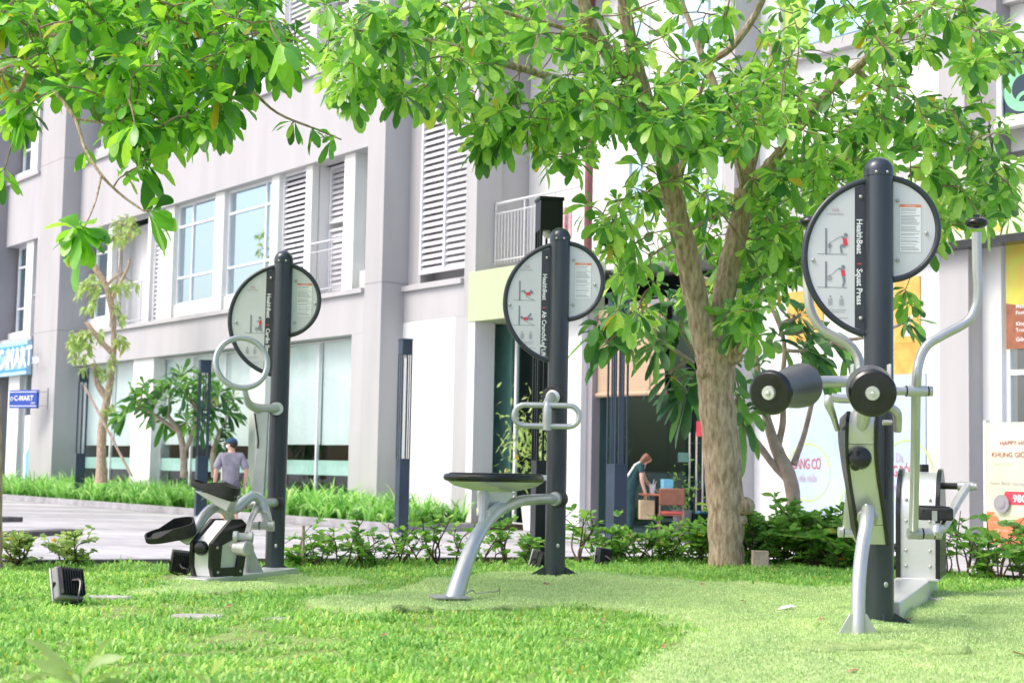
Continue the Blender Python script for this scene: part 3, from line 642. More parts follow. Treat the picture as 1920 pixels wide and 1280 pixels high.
# water poster in the minimart window
w_s0, w_s1 = fy(34, 850), fy(62, 850)
t = sign('window_poster', w_s0, w_s1, -.40, .3, 2.75, 'print_white', 'white poster with a blue water bottle in the minimart window', 'poster', .02)
bt = MB(); cx = (w_s0 + w_s1) / 2; 
bt.prism([(-.42, 0), (.42, 0), (.42, 1.1), (.2, 1.35), (.12, 1.55), (-.12, 1.55), (-.2, 1.35), (-.42, 1.1)], Bw(cx, -.44, .32), BX, BZ, BY, .006); part('bottle_print', bt, M['water_blue'], t)

# bamboo blinds of the cafe
for k, (u0, u1) in enumerate(((d0 + .02, b3(1246) - .02),)):
    t = thing('bamboo_blind', Bw((u0 + u1) / 2, q2 - .02, 2.9), 'rolled-down bamboo blind over the cafe glass', 'blind')
    part('slats', bbox_w(u0, u1, q2 + .02, q2 + .03, FP(1180, 738, q2)[1], 4.45), M['bamboo'], t)
    part('bottom_roll', MB().tube([Bw(u0 - .03, q2 + .02, FP(1180, 738, q2)[1]), Bw(u1 + .03, q2 + .02, FP(1180, 738, q2)[1])], .05, 10), M['bamboo'], t)
    part('cord', MB().tube([Bw(u0 + (u1 - u0) * .8, q2 - .0, 2.6), Bw(u0 + (u1 - u0) * .8, q2 - .0, 4.4)], .006, 5), M['black'], t)
# orange posters above, big pale poster below (bay 4)
def img(name, x0, x1, yt, yb, m, lab, y=None, cat='poster'):
    y = q3 if y is None else y; s0, s1 = FP(x0, (yt + yb) / 2, y)[0], FP(x1, (yt + yb) / 2, y)[0]; z1, z0 = FP((x0 + x1) / 2, yt, y)[1], FP((x0 + x1) / 2, yb, y)[1]
    return sign(name, s0, s1, y - .003, z0, z1, m, lab, cat, .03, 'sheet'), s0, s1, z0, z1
t, *_ = img('wall_poster', 1478, 1545, 545, 640, 'poster_gold', 'orange poster on the white wall, half hidden by frangipani leaves')
t, s0, s1, z0, z1 = img('wall_poster', 1678, 1727, 520, 702, 'poster_gold', 'golden poster on the white wall just right of the squat station post')
part('pattern', MB().prism([(0, 0), (.22, 0), (.12, .16), (.24, .34), (.02, .30), (.08, .16)], Bw(s0 + .18, q3 - .042, z0 + .62), BX, BZ, BY, .004), M['print_white'], t)
part('pattern', MB().box((0, 0, 0), (s1 - s0, .004, .012)).xf(Matrix.Translation(Bw(s0, q3 - .04, z0 + .52)) @ BMAT.to_3x3().to_4x4()), M['poster_lime'], t)
t, s0, s1, z0, z1 = img('wall_poster', 1482, 1738, 705, 1075, 'poster_pale', 'large pale blue poster with green rings and red writing on the white wall')
def ring_at(px, py, r, th=.035):
    s, z = FP(px, py, q3 - .035); pts = [Bw(s + r * math.cos(a), q3 - .037, z + r * math.sin(a)) for a in np.linspace(0, 2 * math.pi, 41)[:-1]]
    m = MB(); 
    a_ = np.linspace(0, 2 * math.pi, 49); V_ = []; F_ = []
    for i, a in enumerate(a_): V_ += [Bw(s + (r - th * (.6 + .4 * math.sin(a * 3))) * math.cos(a), q3 - .037, z + (r - th * .8) * math.sin(a)), Bw(s + r * math.cos(a), q3 - .037, z + r * math.sin(a))]
    for i in range(48): F_.append((2 * i, 2 * i + 1, 2 * i + 3, 2 * i + 2))
    m.add(V_, F_); return m
for (px, py, r) in ((1515, 885, .50), (1615, 960, .50), (1700, 885, .52)): part('green_ring', ring_at(px, py, r), M['ring_green'], t)
def ptxt(par, body, px, py, size, m, y=None, off=.012, align='LEFT', sp=1.0, cw=.62):
    y = (q3 - .037) if y is None else y; s, z = FP(px, py, y); part('lettering', text_mb(body, size, Bw(s, y, z), BX * cw, BZ, .002, align=align, offset=off, spacing=sp), M[m], par)
ptxt(t, 'SĂNG CƠ', 1487, 878, .25, 'text_red', sp=.9, off=.015); ptxt(t, 'xóa nhăn', 1497, 902, .19, 'text_mauve', sp=.95)
ptxt(t, 'Da', 1679, 866, .22, 'text_mauve'); ptxt(t, 'SÁNG BÓNG', 1648, 892, .25, 'text_red', sp=.9, off=.015); ptxt(t, 'sảng khoái', 1665, 918, .17, 'text_mauve')
ptxt(t, 'Trị', 1594, 948, .19, 'text_mauve'); ptxt(t, 'nám', 1575, 974, .19, 'text_mauve'); ptxt(t, 'LÀNH', 1572, 996, .22, 'text_red', off=.015)
# brown and lime poster at the right edge
t, s0, s1, z0, z1 = img('window_poster', 1889, 1990, 446, 652, 'poster_lime', 'lime and brown menu poster with small white writing at the upper right', y=q4 + .06)
zc = z0 + (z1 - z0) * .42
part('brown_field', MB().prism([(0, 0), (s1 - s0, 0), (s1 - s0, zc - z0 + .1), (.5 * (s1 - s0), zc - z0 - .08), (0, zc - z0)], Bw(s0, q4 + .018, z0), BX, BZ, BY, .004), M['poster_brown'], t)
for k, (w_, h_) in enumerate(((.55, .44), (.45, .37), (.6, .25), (.5, .18), (.5, .08))):
    part('lettering', text_mb(['Massage body', 'Foot massage', 'Khuyến mãi đặc biệt', 'Trong giờ vàng', 'Giảm giá'][k], .085, Bw(s0 + .18, q4 + .014, z0 + (zc - z0) * h_ * 2), BX, BZ, .002, offset=.008), M['print_white'], t)
# standing billboard
yb_ = q4 - 1.2
sb0 = FP(1850, 900, yb_)[0]; sb1 = sb0 + 1.15; zt = FP(1850, 792, yb_)[1]; zb = .28
t = thing('menu_board', Bw((sb0 + sb1) / 2, yb_, 0), 'cream standing price board with red heading at the far right', 'sign board')
part('sheet', bbox_w(sb0, sb1, yb_, yb_ + .06, zb, zt), M['poster_cream'], t, bevel=.004)
part('leg', bbox_w(sb0 - .05, sb0 - .001, yb_ - .01, yb_ + .09, 0, zt + .03), M['cream'], t); part('leg', bbox_w(sb1 + .001, sb1 + .05, yb_ - .01, yb_ + .09, 0, zt + .03), M['cream'], t)
part('terracotta_field', MB().prism([(0, 0), (1.14, 0), (1.14, .55), (.8, .50), (.5, .40), (.3, .28), (.12, .5), (0, .5)], Bw(sb0, yb_ - .004, zb), BX, BZ, BY, .003), M['terracotta'], t)
def btx(body, x, z, size, m, off=.008, sp=1.0): part('lettering', text_mb(body, size, Bw(sb0 + x, yb_ - .005, z), BX, BZ, .002, offset=off, spacing=sp), M[m], t)
H_ = zt - zb
btx('HAPPY HOUR', .23, zt - .33, .095, 'text_red', .012); btx('KHUNG GIỜ VÀNG', .09, zt - .50, .10, 'text_red', .014)
btx('10:00 - 14:00', .12, zt - .62, .06, 'text_sage'); btx('Foot/ Body massage', .06, zt - .90, .078, 'text_mauve')
part('price_tag', MB().prism([(0, 0), (.50, 0), (.58, .19), (.08, .19)], Bw(sb0 + .24, yb_ - .006, zt - 1.18), BX, BZ, BY, .003), M['print_red'], t)
part('lettering', text_mb('980', .15, Bw(sb0 + .45, yb_ - .010, zt - 1.14), BX, BZ, .002, offset=.015), M['print_white'], t)
for k in range(9): btx(['• Miễn phí xông hơi', '• Tặng nước uống', '   thảo mộc', '• Giảm giá nhóm', '   trên 3 người', '• Áp dụng mỗi ngày', '   trong tuần', '• Không áp dụng', '   ngày lễ'][k], .08, zt - 1.36 - k * .105, .06, 'text_sage', .003)
rs = MB().lathe(Bw(sb0 + .28, yb_ - .03, zb + .62), -BY, [(0, .13), (.02, .13), (.02, .07), (.03, .065), (.035, .02)], 20); part('button_print', rs, M['grey'], t)
# yellow sign board over bay 5 with flowers
ys = q3 - .25; s0 = FP(1690, 430, ys)[0]; s1 = 21.5; z0 = FP(1880, 440, ys)[1]; z1 = FP(1880, 300, ys)[1]
t = thing('shop_sign', Bw((s0 + s1) / 2, ys, z0), 'yellow shop sign board with a mauve band behind the leaves at the upper right', 'sign')
part('board', bbox_w(s0, s1, ys, ys + .16, z0, z1), M['poster_cream'], t, bevel=.005); part('band', bbox_w(s0, s1, ys - .02, ys - .002, z0 + .75, z0 + .98), M['mauve2'], t); part('underside', bbox_w(s0, s1, ys - .01, ys + .3, z0 - .12, z0 - .002), M['black'], t)
fl = MB()
for k in range(60):
    c_ = Vector((s0 + .2 + random.random() * 4.2, ys - .006 - .002 * random.random(), z0 + .08 + random.random() * .55)); r = random.uniform(.05, .13)
    for j in range(5):
        a = j * 1.257 + k; e = c_ + Vector((math.cos(a) * r, 0, math.sin(a) * r)); sd = Vector((-math.sin(a), 0, math.cos(a))) * r * .38
        fl.add([c_, (c_ + e) / 2 + sd, e, (c_ + e) / 2 - sd], [(0, 1, 2, 3)])
part('flower_print', fl.xf(BMAT), M['poster_yellow'], t)
# dark window film with green emblem, upper right
ye = q3 - .02; s0 = FP(1874, 160, ye)[0]; s1 = s0 + 1.6; z1 = FP(1876, 104, ye)[1]; z0 = FP(1876, 226, ye)[1]
t = thing('emblem_window', Bw(s0, ye, z0), 'dark window with a pale green round emblem at the top right', 'sign')
part('film', bbox_w(s0 + .08, s1, ye - .02, ye, z0, z1), M['darkglass'], t); part('jamb', bbox_w(s0, s0 + .08, ye - .07, ye + .05, z0 - .05, z1 + .1), M['white'], t); part('lintel', bbox_w(s0, s1, ye - .12, ye + .05, z1, z1 + .14), M['white'], t); part('sill', bbox_w(s0, s1, ye - .14, ye + .05, z0 - .16, z0), M['white'], t)
se, ze = FP(1921, 165, ye); 
def arc_band(s, z, r0, r1, a0, a1, y, n=28):
    V_ = []; F_ = []
    for i in range(n + 1):
        a = a0 + (a1 - a0) * i / n; V_ += [Bw(s + r0 * math.cos(a), y, z + r0 * math.sin(a)), Bw(s + r1 * math.cos(a), y, z + r1 * math.sin(a))]
    for i in range(n): F_.append((2 * i, 2 * i + 1, 2 * i + 3, 2 * i + 2))
    return MB().add(V_, F_)
em = arc_band(se, ze, .21, .36, 0, 2 * math.pi, ye - .024); em.join(arc_band(se + .02, ze - .22, .11, .17, .4, 3.0, ye - .027)); part('emblem', em, M['emblem_green'], t)
# green banner high up behind the crown
sg = FP(1455, 60, q3 + .2)[0]; zg0 = FP(1490, 100, q3 + .2)[1]
t = thing('shop_banner', Bw(sg, q3 + .25, zg0), 'green and pale blue banner high on the wall behind the tree crown', 'banner'); part('sheet', bbox_w(sg, sg + .75, q3 + .2, q3 + .28, zg0, zg0 + 1.6), M['banner_green'], t); part('side_sheet', bbox_w(sg + .76, sg + 2.2, q3 + .2, q3 + .28, zg0 + .1, zg0 + 1.6), M['ltblue'], t)

# ---------------------------------------------------------------- street lamps
def lamp(px, pyb, pyt, Y, w, m, lab, base_z=PAVE, rot=R_(36), frac=.385):
    a = P(px, pyb, Y); zt_ = P(px, pyt, Y).z; H = zt_ - base_z; loc = Vector((a.x, a.y, base_z))
    t = thing('square_lamp_post', loc, lab, 'lamp post', 'square slotted lamp posts')
    rm = Matrix.Translation(loc) @ Matrix.Rotation(rot, 4, 'Z')
    def bx(*a): return MB().box(*a)
    h = w / 2; zb = H * frac; zc = H * (1 - .075)
    part('lower_post', bx((-h, -h, .02), (h, h, zb)).xf(rm), M[m], t, bevel=.006)
    part('base_plate', bx((-h - .09, -h - .09, 0), (h + .09, h + .09, .02)).xf(rm), M['kerb'], t)
    part('cap', bx((-h, -h, zc), (h, h, H)).box((-h - .01, -h - .01, H), (h + .01, h + .01, H + .03)).xf(rm), M[m], t, bevel=.004)
    e = w * .052
    for (sx, sy) in ((1, 1), (1, -1), (-1, 1), (-1, -1)): part('upright', bx((sx * h, sy * h, zb), (sx * (h - 2 * e), sy * (h - 2 * e), zc)).xf(rm), M[m], t)
    for (sx, sy) in ((1, 0), (-1, 0), (0, 1), (0, -1)):
        cx_, cy_ = sx * (h - e), sy * (h - e); part('upright', bx((cx_ - e * .8, cy_ - e * .8, zb), (cx_ + e * .8, cy_ + e * .8, zc)).xf(rm), M[m], t)
    part('lens', MB().lathe((0, 0, zc), (0, 0, -1), [(0, w * .3), (.03, w * .3), (.06, w * .15)], 16).xf(rm), M['lens'], t); return t
lamp(147, 945, 698, 45.0, .27, 'lamp', 'square slotted lamp post farthest away at the left, beside the mauve pillar', rot=R_(20))
lamp(375, 967, 677, 37.0, .26, 'lamp', 'square slotted lamp post in front of the left frangipani, beside the man', rot=R_(22))
lamp(752, 999, 638, 29.7, .21, 'lamp', 'square slotted lamp post in front of the blank white wall', rot=R_(28))
lamp(1154, 1075, 553, 19.8, .20, 'lamp', 'square slotted lamp post in front of the cafe, its top hidden in leaves', rot=R_(30))
lamp(1018, 1100, 378, 14.3, .215, 'lampblack', 'tall black slotted lamp post directly behind the seat station post', rot=R_(12), frac=.36)
# ================================================================ EXERCISE STATIONS
XV, YV, ZV = Vector((1, 0, 0)), Vector((0, 1, 0)), Vector((0, 0, 1))
def seg(mb, o, a, b, w, y=0.0):                    # flat bar between two 2-D points of a sign plane
    a = Vector((a[0], 0, a[1])); b = Vector((b[0], 0, b[1])); d = (b - a).normalized(); n = Vector((-d.z, 0, d.x)) * w / 2; off = Vector(o) + Vector((0, y, 0))
    mb.add([off + a - n, off + a + n, off + b + n, off + b - n], [(0, 1, 2, 3)])
def disc(mb, o, c, r, y=0.0, n=14):
    off = Vector(o) + Vector((0, y, 0)); mb.add([off + Vector((c[0] + r * math.cos(2 * math.pi * k / n), 0, c[1] + r * math.sin(2 * math.pi * k / n))) for k in range(n)], [tuple(range(n))])
def station(t, X0, Y0, zb, H, r, title, figs, rx=0.32, lx=0.40, sc=1.0, gusset=0.10):
    base = Vector((X0, Y0, zb)); top = zb + H
    part('post', MB().tube([(X0, Y0, zb - .15), (X0, Y0, top - r * 1.35)], r, 40), M['post'], t)
    pr = [(0, r * .985), (.004, r * 1.035), (r * .42, r * 1.035)] + [(r * .42 + r * 1.0 * math.sin(a), r * 1.035 * math.cos(a)) for a in np.linspace(.12, 1.5, 9)]
    part('post_cap', MB().lathe((X0, Y0, top - r * 1.42), (0, 0, 1), pr, 40), M['post'], t)
    m = MB()
    for a in (-.38, .38): m.ball((X0 + r * 1.03 * math.sin(a), Y0 - r * 1.03 * math.cos(a), top - r * 1.2), .0085, 10)
    m.ball((X0 + r * .25, Y0 - r, zb + .22), .012, 8, (1, .4, 1.3)); part('rivets', m, M['alu'], t)
    m = MB()
    for a in (0.0, math.pi, math.pi / 2 + .1, -math.pi / 2):
        d = Vector((math.cos(a), math.sin(a), 0)); n = Vector((-d.y, d.x, 0))
        m.prism([(r * .9, 0), (r + gusset, 0), (r + gusset, .012), (r * .9, gusset * .75)], base - n * .005, d, ZV, n, .01)
    m.lathe(base - ZV * .01, ZV, [(0, r + gusset * 1.02), (.012, r + gusset)], 28); part('base_flange', m, M['post'], t)
    # disc panels
    zc = zb + H * .781; R = .43 * sc; cxl = X0 + (.43 - lx) * sc + .0
    aL = [a for a in np.linspace(math.pi / 2, 3 * math.pi / 2, 49)]
    xs_ = X0 - r * .9
    def arc(cx, cz, R, right):
        pts = []
        for a in np.linspace(0, 2 * math.pi, 145):
            x, z = cx + R * math.sin(a) * (1 if right else -1), cz + R * math.cos(a)
            if (right and x > X0 + r * .8 and 0 < a < math.pi) or (not right and x < xs_ and 0 < a < math.pi): pts.append((x, z))
        return pts
    pl = arc(cxl, zc, R, False); part('panel_ring', MB().tube([(x, Y0, z) for x, z in pl], .0175, 12, smooth=0), M['ring'], t)
    Rr = .277 * sc; zr = zb + H * .844; cxr = X0 + rx * sc - Rr; pr_ = arc(cxr, zr, Rr, True)
    part('panel_ring', MB().tube([(x, Y0, z) for x, z in pr_], .0175, 12), M['ring'], t)
    def plate(pts, x_lim=None):
        return MB().prism([(x, z) for x, z in pts], (0, Y0 - .004, 0), XV, ZV, YV, .008)
    L = plate([(x, z) for x, z in pl]); LP = part('instruction_plate', L, M['panel'], t)
    Rp = plate(pr_); RP = part('warning_plate', Rp, M['panel'], t)
    # dark strip with the title
    sx0, sx1 = X0 - .130 * sc, X0 - r * .98; zt0 = zc + math.sqrt(max(0, R * R - (cxl - sx0) ** 2)) - .02; zt1 = 2 * zc - zt0
    st = MB().prism([(sx0, zt1), (sx1, zt1 - .02), (sx1, zt0 + .02), (sx0, zt0)], (0, Y0 - .0075, 0), XV, ZV, YV, .003); S_ = part('title_strip', st, M['strip'], t)
    part('lettering', text_mb('HealthBeat', .0435 * sc, (sx0 + .010, Y0 - .0085, zc + .208 * sc), -ZV, XV, .001, offset=.022, spacing=.97), M['print_white'], S_)
    m = MB(); seg(m, (0, Y0 - .0086, 0), (sx0 + .012, zc - .036 * sc), (sx0 + .036, zc - .036 * sc), .006); part('divider', m, M['print_red'], S_)
    part('lettering', text_mb(title, .0435 * sc, (sx0 + .010, Y0 - .0085, zc - .062 * sc), -ZV, XV, .001, offset=.022, spacing=.97), M['print_white'], S_)
    m = MB()
    for (x, z) in ((sx1 - .022, zt0 - .05), (sx1 - .022, zt1 + .05), (X0 - .355 * sc, zc - .02), (X0 + .10 * sc, zr + .155 * sc), (X0 + .255 * sc, zr - .02), (X0 + .10 * sc, zr - .17 * sc)): m.ball((x, Y0 - .011, z), .011, 12, (1, .6, 1))
    part('bolts', m, M['alu'], t)
    # warning sheet with lines
    o = (0, Y0 - .0060, 0); wx0, wx1 = X0 + .112 * sc, X0 + .228 * sc; wz0, wz1 = zr - .125 * sc, zr + .135 * sc
    m = MB(); m.add([(wx0, Y0 - .0055, wz0), (wx1, Y0 - .0055, wz0), (wx1, Y0 - .0055, wz1), (wx0, Y0 - .0055, wz1)], [(0, 1, 2, 3)]); WS = part('warning_sheet', m, M['print_white'], RP)
    m = MB(); m.add([(wx0, Y0 - .0062, wz1 - .016), (wx1, Y0 - .0062, wz1 - .016), (wx1, Y0 - .0062, wz1), (wx0, Y0 - .0062, wz1)], [(0, 1, 2, 3)]); part('heading_bar', m, M['print_orange'], RP)
    part('lettering', text_mb('WARNING', .0125, ((wx0 + wx1) / 2, Y0 - .0068, wz1 - .0125), XV, ZV, .0005, align='CENTER'), M['print_white'], RP)
    m = MB(); z = wz1 - .026; rr_ = random.Random(5)
    while z > wz0 + .008:
        e = wx1 - .006 - rr_.random() * .03; seg(m, o, (wx0 + .006, z), (e, z), .0036); z -= .0078 if rr_.random() < .8 else .014
    for (a, b_) in (((wx0, wz0), (wx1, wz0)), ((wx0, wz0), (wx0, wz1)), ((wx1, wz0), (wx1, wz1))): seg(m, o, a, b_, .0015, -.0006)
    part('print_lines', m, M['print_light'], RP)
    # pictograms
    o = (0, Y0 - .0062, 0); gm = MB(); rm_ = MB(); lm = MB()
    for (fx_, fz, kind) in figs:
        x0 = X0 + (fx_ - .0) * sc; z0 = zc + fz * sc
        seg(gm, o, (x0 - .045, z0), (x0 + .115, z0), .003); seg(gm, o, (x0, z0), (x0, z0 + .14), .010)
        if kind == 'squat':
            hp = (x0 + .105, z0 + .048); kn = (x0 + .078, z0 + .045); ft = (x0 + .084, z0 + .006); sh = (x0 + .100, z0 + .088)
            seg(gm, o, hp, kn, .016, -.0004); seg(gm, o, kn, ft, .011, -.0008); seg(rm_, o, hp, sh, .022, -.001); disc(gm, o, (sh[0] + .006, sh[1] + .017), .011, -.0012); seg(gm, o, sh, (x0 + .082, z0 + .095), .009, -.0014); seg(lm, o, (x0 + .08, z0 + .097), (x0 + .02, z0 + .062), .004); seg(lm, o, (x0 + .02, z0 + .062), (x0 + .02, z0 + .005), .004); disc(lm, o, (x0 + .02, z0 + .045), .013)
        elif kind == 'stand':
            hp = (x0 + .094, z0 + .062); sh = (x0 + .090, z0 + .095); seg(gm, o, hp, (x0 + .098, z0 + .03), .014, -.0004); seg(gm, o, (x0 + .098, z0 + .03), (x0 + .09, z0 + .005), .010, -.0006); seg(rm_, o, hp, sh, .020, -.001); disc(gm, o, (sh[0] + .002, sh[1] + .016), .011, -.0012); seg(gm, o, sh, (x0 + .068, z0 + .103), .008, -.0014); seg(lm, o, (x0 + .07, z0 + .105), (x0 + .018, z0 + .06), .004); disc(lm, o, (x0 + .018, z0 + .05), .015)
        elif kind == 'crunch':
            seg(rm_, o, (x0 + .045, z0 + .045), (x0 + .078, z0 + .048), .022, -.001); seg(gm, o, (x0 + .045, z0 + .048), (x0 + .03, z0 + .07), .013, -.0012); seg(gm, o, (x0 + .03, z0 + .07), (x0 + .012, z0 + .062), .009, -.0014); disc(gm, o, (x0 + .088, z0 + .058), .010, -.0012); seg(gm, o, (x0 + .07, z0 + .055), (x0 + .085, z0 + .078), .007, -.0014); seg(lm, o, (x0 + .04, z0 + .03), (x0 + .105, z0 + .003), .004)
        elif kind == 'legs':
            seg(rm_, o, (x0 + .03, z0 + .045), (x0 + .062, z0 + .048), .022, -.001); seg(gm, o, (x0 + .06, z0 + .048), (x0 + .098, z0 + .045), .013, -.0012); seg(gm, o, (x0 + .058, z0 + .052), (x0 + .085, z0 + .085), .012, -.0014); disc(gm, o, (x0 + .018, z0 + .055), .010, -.0012); seg(lm, o, (x0 + .04, z0 + .03), (x0 + .105, z0 + .003), .004)
        elif kind == 'step':
            hp = (x0 + .075, z0 + .062); seg(gm, o, hp, (x0 + .062, z0 + .045), .014, -.0004); seg(gm, o, (x0 + .062, z0 + .045), (x0 + .068, z0 + .02), .010, -.0006); seg(gm, o, hp, (x0 + .082, z0 + .02), .011, -.0008); seg(rm_, o, hp, (x0 + .072, z0 + .10), .020, -.001); disc(gm, o, (x0 + .070, z0 + .118), .011, -.0012); seg(gm, o, (x0 + .07, z0 + .095), (x0 + .045, z0 + .088), .007, -.0014); seg(lm, o, (x0 + .02, z0 + .06), (x0 + .09, z0 + .012), .004); disc(lm, o, (x0 + .045, z0 + .03), .014)
    part('figure_print', gm, M['print_grey'], LP); part('shirt_print', rm_, M['print_red'], LP); part('machine_print', lm, M['print_light'], LP)
    part('emblem', text_mb('ılılı', .040 * sc, (X0 - .235 * sc, Y0 - .0062, zc + .245 * sc), XV, ZV, .0005, align='CENTER'), M['print_pink'], LP)
    m = MB(); seg(m, o, (X0 - .28 * sc, zc + .233 * sc), (X0 - .19 * sc, zc + .233 * sc), .004)
    for k, (a, b_) in enumerate(((-.285, -.175), (-.265, -.185), (-.225, -.165))): seg(m, o, (X0 + a * sc, zc - (.285 + .012 * k + (.02 if k == 2 else 0)) * sc), (X0 + b_ * sc, zc - (.285 + .012 * k + (.02 if k == 2 else 0)) * sc), .003)
    part('print_lines', m, M['print_light'], LP)
    m = MB()
    for dx in (-.262, -.202):
        for k in range(3): seg(m, o, (X0 + (dx - .008 + .008 * k) * sc, zc - .262 * sc), (X0 + (dx - .008 + .008 * k) * sc, zc - .225 * sc), .0045)
        disc(m, o, (X0 + dx * sc, zc - .214 * sc), .006)
    part('figure_print', m, M['print_light'], LP)
    return zc

# ---------------------------------------------------------------- right: squat press with elliptical behind
Y0 = 8.27; b0 = P(1648, 1172, Y0); H0 = P(1649, 295, Y0).z - b0.z
t = thing('squat_press_station', b0, 'charcoal post station with squat press pads in front and an elliptical trainer behind', 'exercise machine')
p = lambda px, py, dy=0.0: P(px, py, Y0 + dy)
station(t, b0.x, Y0, b0.z, H0, .078, 'Squat Press', [(-.285, .015, 'squat'), (-.285, -.165, 'stand')])
# front leaning housing (curved slab)
ctr = [(1618, 772, -.55), (1615, 800, -.56), (1615, 850, -.53), (1620, 900, -.47), (1628, 950, -.40), (1637, 1020, -.30)]
cp = catmull([p(*c) for c in ctr], 6)
def slab(cp, x0, x1, d0, d1):
    m = MB(); vs = []; fs = []; n = len(cp)
    for i, c in enumerate(cp):
        d = (cp[min(i + 1, n - 1)] - cp[max(i - 1, 0)]).normalized(); nrm = Vector((0, -d.z, d.y)); nrm = nrm if nrm.y < 0 else -nrm; nrm.normalize()
        for (x, dd) in ((x0, d0), (x1, d0), (x1, d1), (x0, d1)): vs.append(c + Vector((x, 0, 0)) - nrm * dd)
    for i in range(n - 1):
        for k in range(4): fs.append((i * 4 + k, i * 4 + (k + 1) % 4, (i + 1) * 4 + (k + 1) % 4, (i + 1) * 4 + k))
    fs.append((0, 3, 2, 1)); fs.append(tuple((n - 1) * 4 + k for k in range(4))); return m.add(vs, fs)
part('housing', slab(cp, -.064, .064, 0, .15), M['brushed'], t, bevel=.003)
part('housing_edge', slab(cp, -.082, -.0645, -.012, .165), M['black'], t, bevel=.005); part('housing_edge', slab(cp, .0645, .082, -.012, .165), M['black'], t, bevel=.005)
part('housing_mount', slab(cp[8:], -.03, .10, .17, .30), M['alu'], t, bevel=.004)
m = MB()
for k in (8, 25):
    c = cp[min(k + 2, len(cp) - 1)]; m.box((c.x - .063, c.y - .0015, c.z - .0012), (c.x + .063, c.y - .0005, c.z + .0012))
part('housing_seam', m, M['black'], t)
k0 = p(1614, 860, -.56); kn = MB().lathe(k0 + Vector((0, .06, 0)), (0, -1, .1), [(0, .035), (.02, .055), (.05, .058), (.075, .05), (.085, .03)], 18); kn.ball(k0 + Vector((-.022, .02, -.035)), .026, 10)
part('tension_knob', kn, M['black'], t)
sup = [p(1628, 955, -.44), p(1624, 985, -.52), p(1615, 1040, -.61), p(1610, 1100, -.67), p(1609, 1160, -.70), p(1609, 1197, -.71)]
S1 = part('support_tube', MB().tube(sup, .034, 20, smooth=6), M['silver'], t)
part('collar', MB().lathe(p(1627, 968, -.42), (sup[1] - sup[0]) , [(0, .052), (.02, .052), (.025, .04)], 20), M['alu'], S1)
part('bolt', MB().ball(p(1625, 948, -.46), .014, 12), M['chrome'], S1)
f0 = p(1609, 1196, -.71); m = MB().prism([(-.105, .01), (.105, .01), (.042, .12), (-.042, .12)], f0 + Vector((0, -.006, -.003)), XV, ZV, YV, .012); m.obox(f0 + Vector((0, .03, 0)), (.17, .14, .012)); part('foot_plate', m, M['silver'], t, bevel=.002)
# pads
def pad(fp_, bp_, r0, r1, name='roller_pad'):
    d = (bp_ - fp_); L = d.length; body = MB().lathe(fp_, d, [(.028, r0 * .86), (L * .2, r0 * .80), (L * .5, r1 * .84), (L * .85, r1 * .98), (L, r1), (L + .012, r1 * .9)], 40)
    rb = part(name, body, M['roller'], t)
    part('end_disc', MB().lathe(fp_, d, [(-.008, r0 * .6), (-.006, r0 * .86), (.004, r0 * .97), (.016, r0), (.030, r0 * .97), (.034, r0 * .86)], 40), M['black'], rb)
    part('hub', MB().lathe(fp_, d, [(-.016, .008), (-.020, .012), (-.020, .030), (-.004, .034)], 24).join(MB().lathe(fp_, d, [(-.030, .007), (-.028, .011), (-.019, .011)], 6)), M['brushed'], rb)
pad(P(1636, 737, 7.05), P(1631, 728, 7.33), .110, .112); pad(P(1443, 736, 7.02), P(1503, 722, 7.34), .104, .106)
part('cross_bar', MB().tube([P(1480, 716, 7.34), P(1600, 715, 7.52), P(1640, 715, 7.58)], .029, 18, smooth=3), M['silver'], t)
part('press_arm', MB().tube([P(1640, 716, 7.56), P(1628, 745, 7.62), P(1614, 800, 7.74)], .036, 16, smooth=4), M['silver'], t)
part('pad_bracket', MB().obox(P(1598, 697, 7.5), (.008, .06, .075)), M['brushed'], t, bevel=.002); part('pad_bracket', MB().obox(P(1667, 697, 7.5), (.008, .06, .075)), M['brushed'], t, bevel=.002)
part('link_elbow', MB().tube([P(1610, 748, 7.72), P(1575, 747, 7.72), P(1560, 745, 7.72)], .023, 14).tube([P(1556, 742, 7.72), P(1554, 757, 7.72), P(1562, 778, 7.76), P(1570, 806, 7.8)], [.026, .024, .017, .013], 12, smooth=4), M['silver'], t)
part('link_elbow', MB().tube([P(1668, 762, 7.74), P(1682, 776, 7.76), P(1683, 808, 7.8)], [.022, .024, .02], 12, smooth=4).tube([P(1655, 792, 7.82), P(1672, 792, 7.82)], .014, 10), M['alu'], t)
m = MB().box(p(1660, 790, -.082), p(1664, 935, -.074)); part('slot', m, M['black'], t)
# elliptical behind the post
adir = Vector((.335, .942, 0)).normalized(); ldir = Vector((adir.y, -adir.x, 0))
c0 = Vector((b0.x + .03, 8.40, 0)); c1_ = P(1722, 1098, 10.6); c1_.z = 0; ax = (c1_ - c0); Lc = ax.length; ax.normalize(); lt = Vector((ax.y, -ax.x, 0))
part('base_channel', MB().prism([(-.115, -.03), (.115, -.03), (.115, .125), (-.115, .125)], c0, lt, ZV, ax, Lc + .12), M['brushed'], t, bevel=.006)
hc = c0 + ax * (Lc - .25) + lt * .042; hc.z = .125; m = MB().obox(hc + ZV * .006, (.26, .60, .016), (0, 0, -math.atan2(ax.x, ax.y))); part('housing_base', m, M['brushed'], t, bevel=.003)
prof = [(-.25, .012), (-.25, .40)] + [(-.25 * math.cos(a), .40 + .30 * math.sin(a)) for a in np.linspace(.12, math.pi - .12, 18)] + [(.25, .40), (.25, .012)]
FH = part('flywheel_housing', MB().prism(prof, hc - lt * .110, ax, ZV, lt, .22), M['brushed'], t, angle=50)
prof2 = [(x * 1.07, .012 + (z - .012) * 1.035) for x, z in prof]
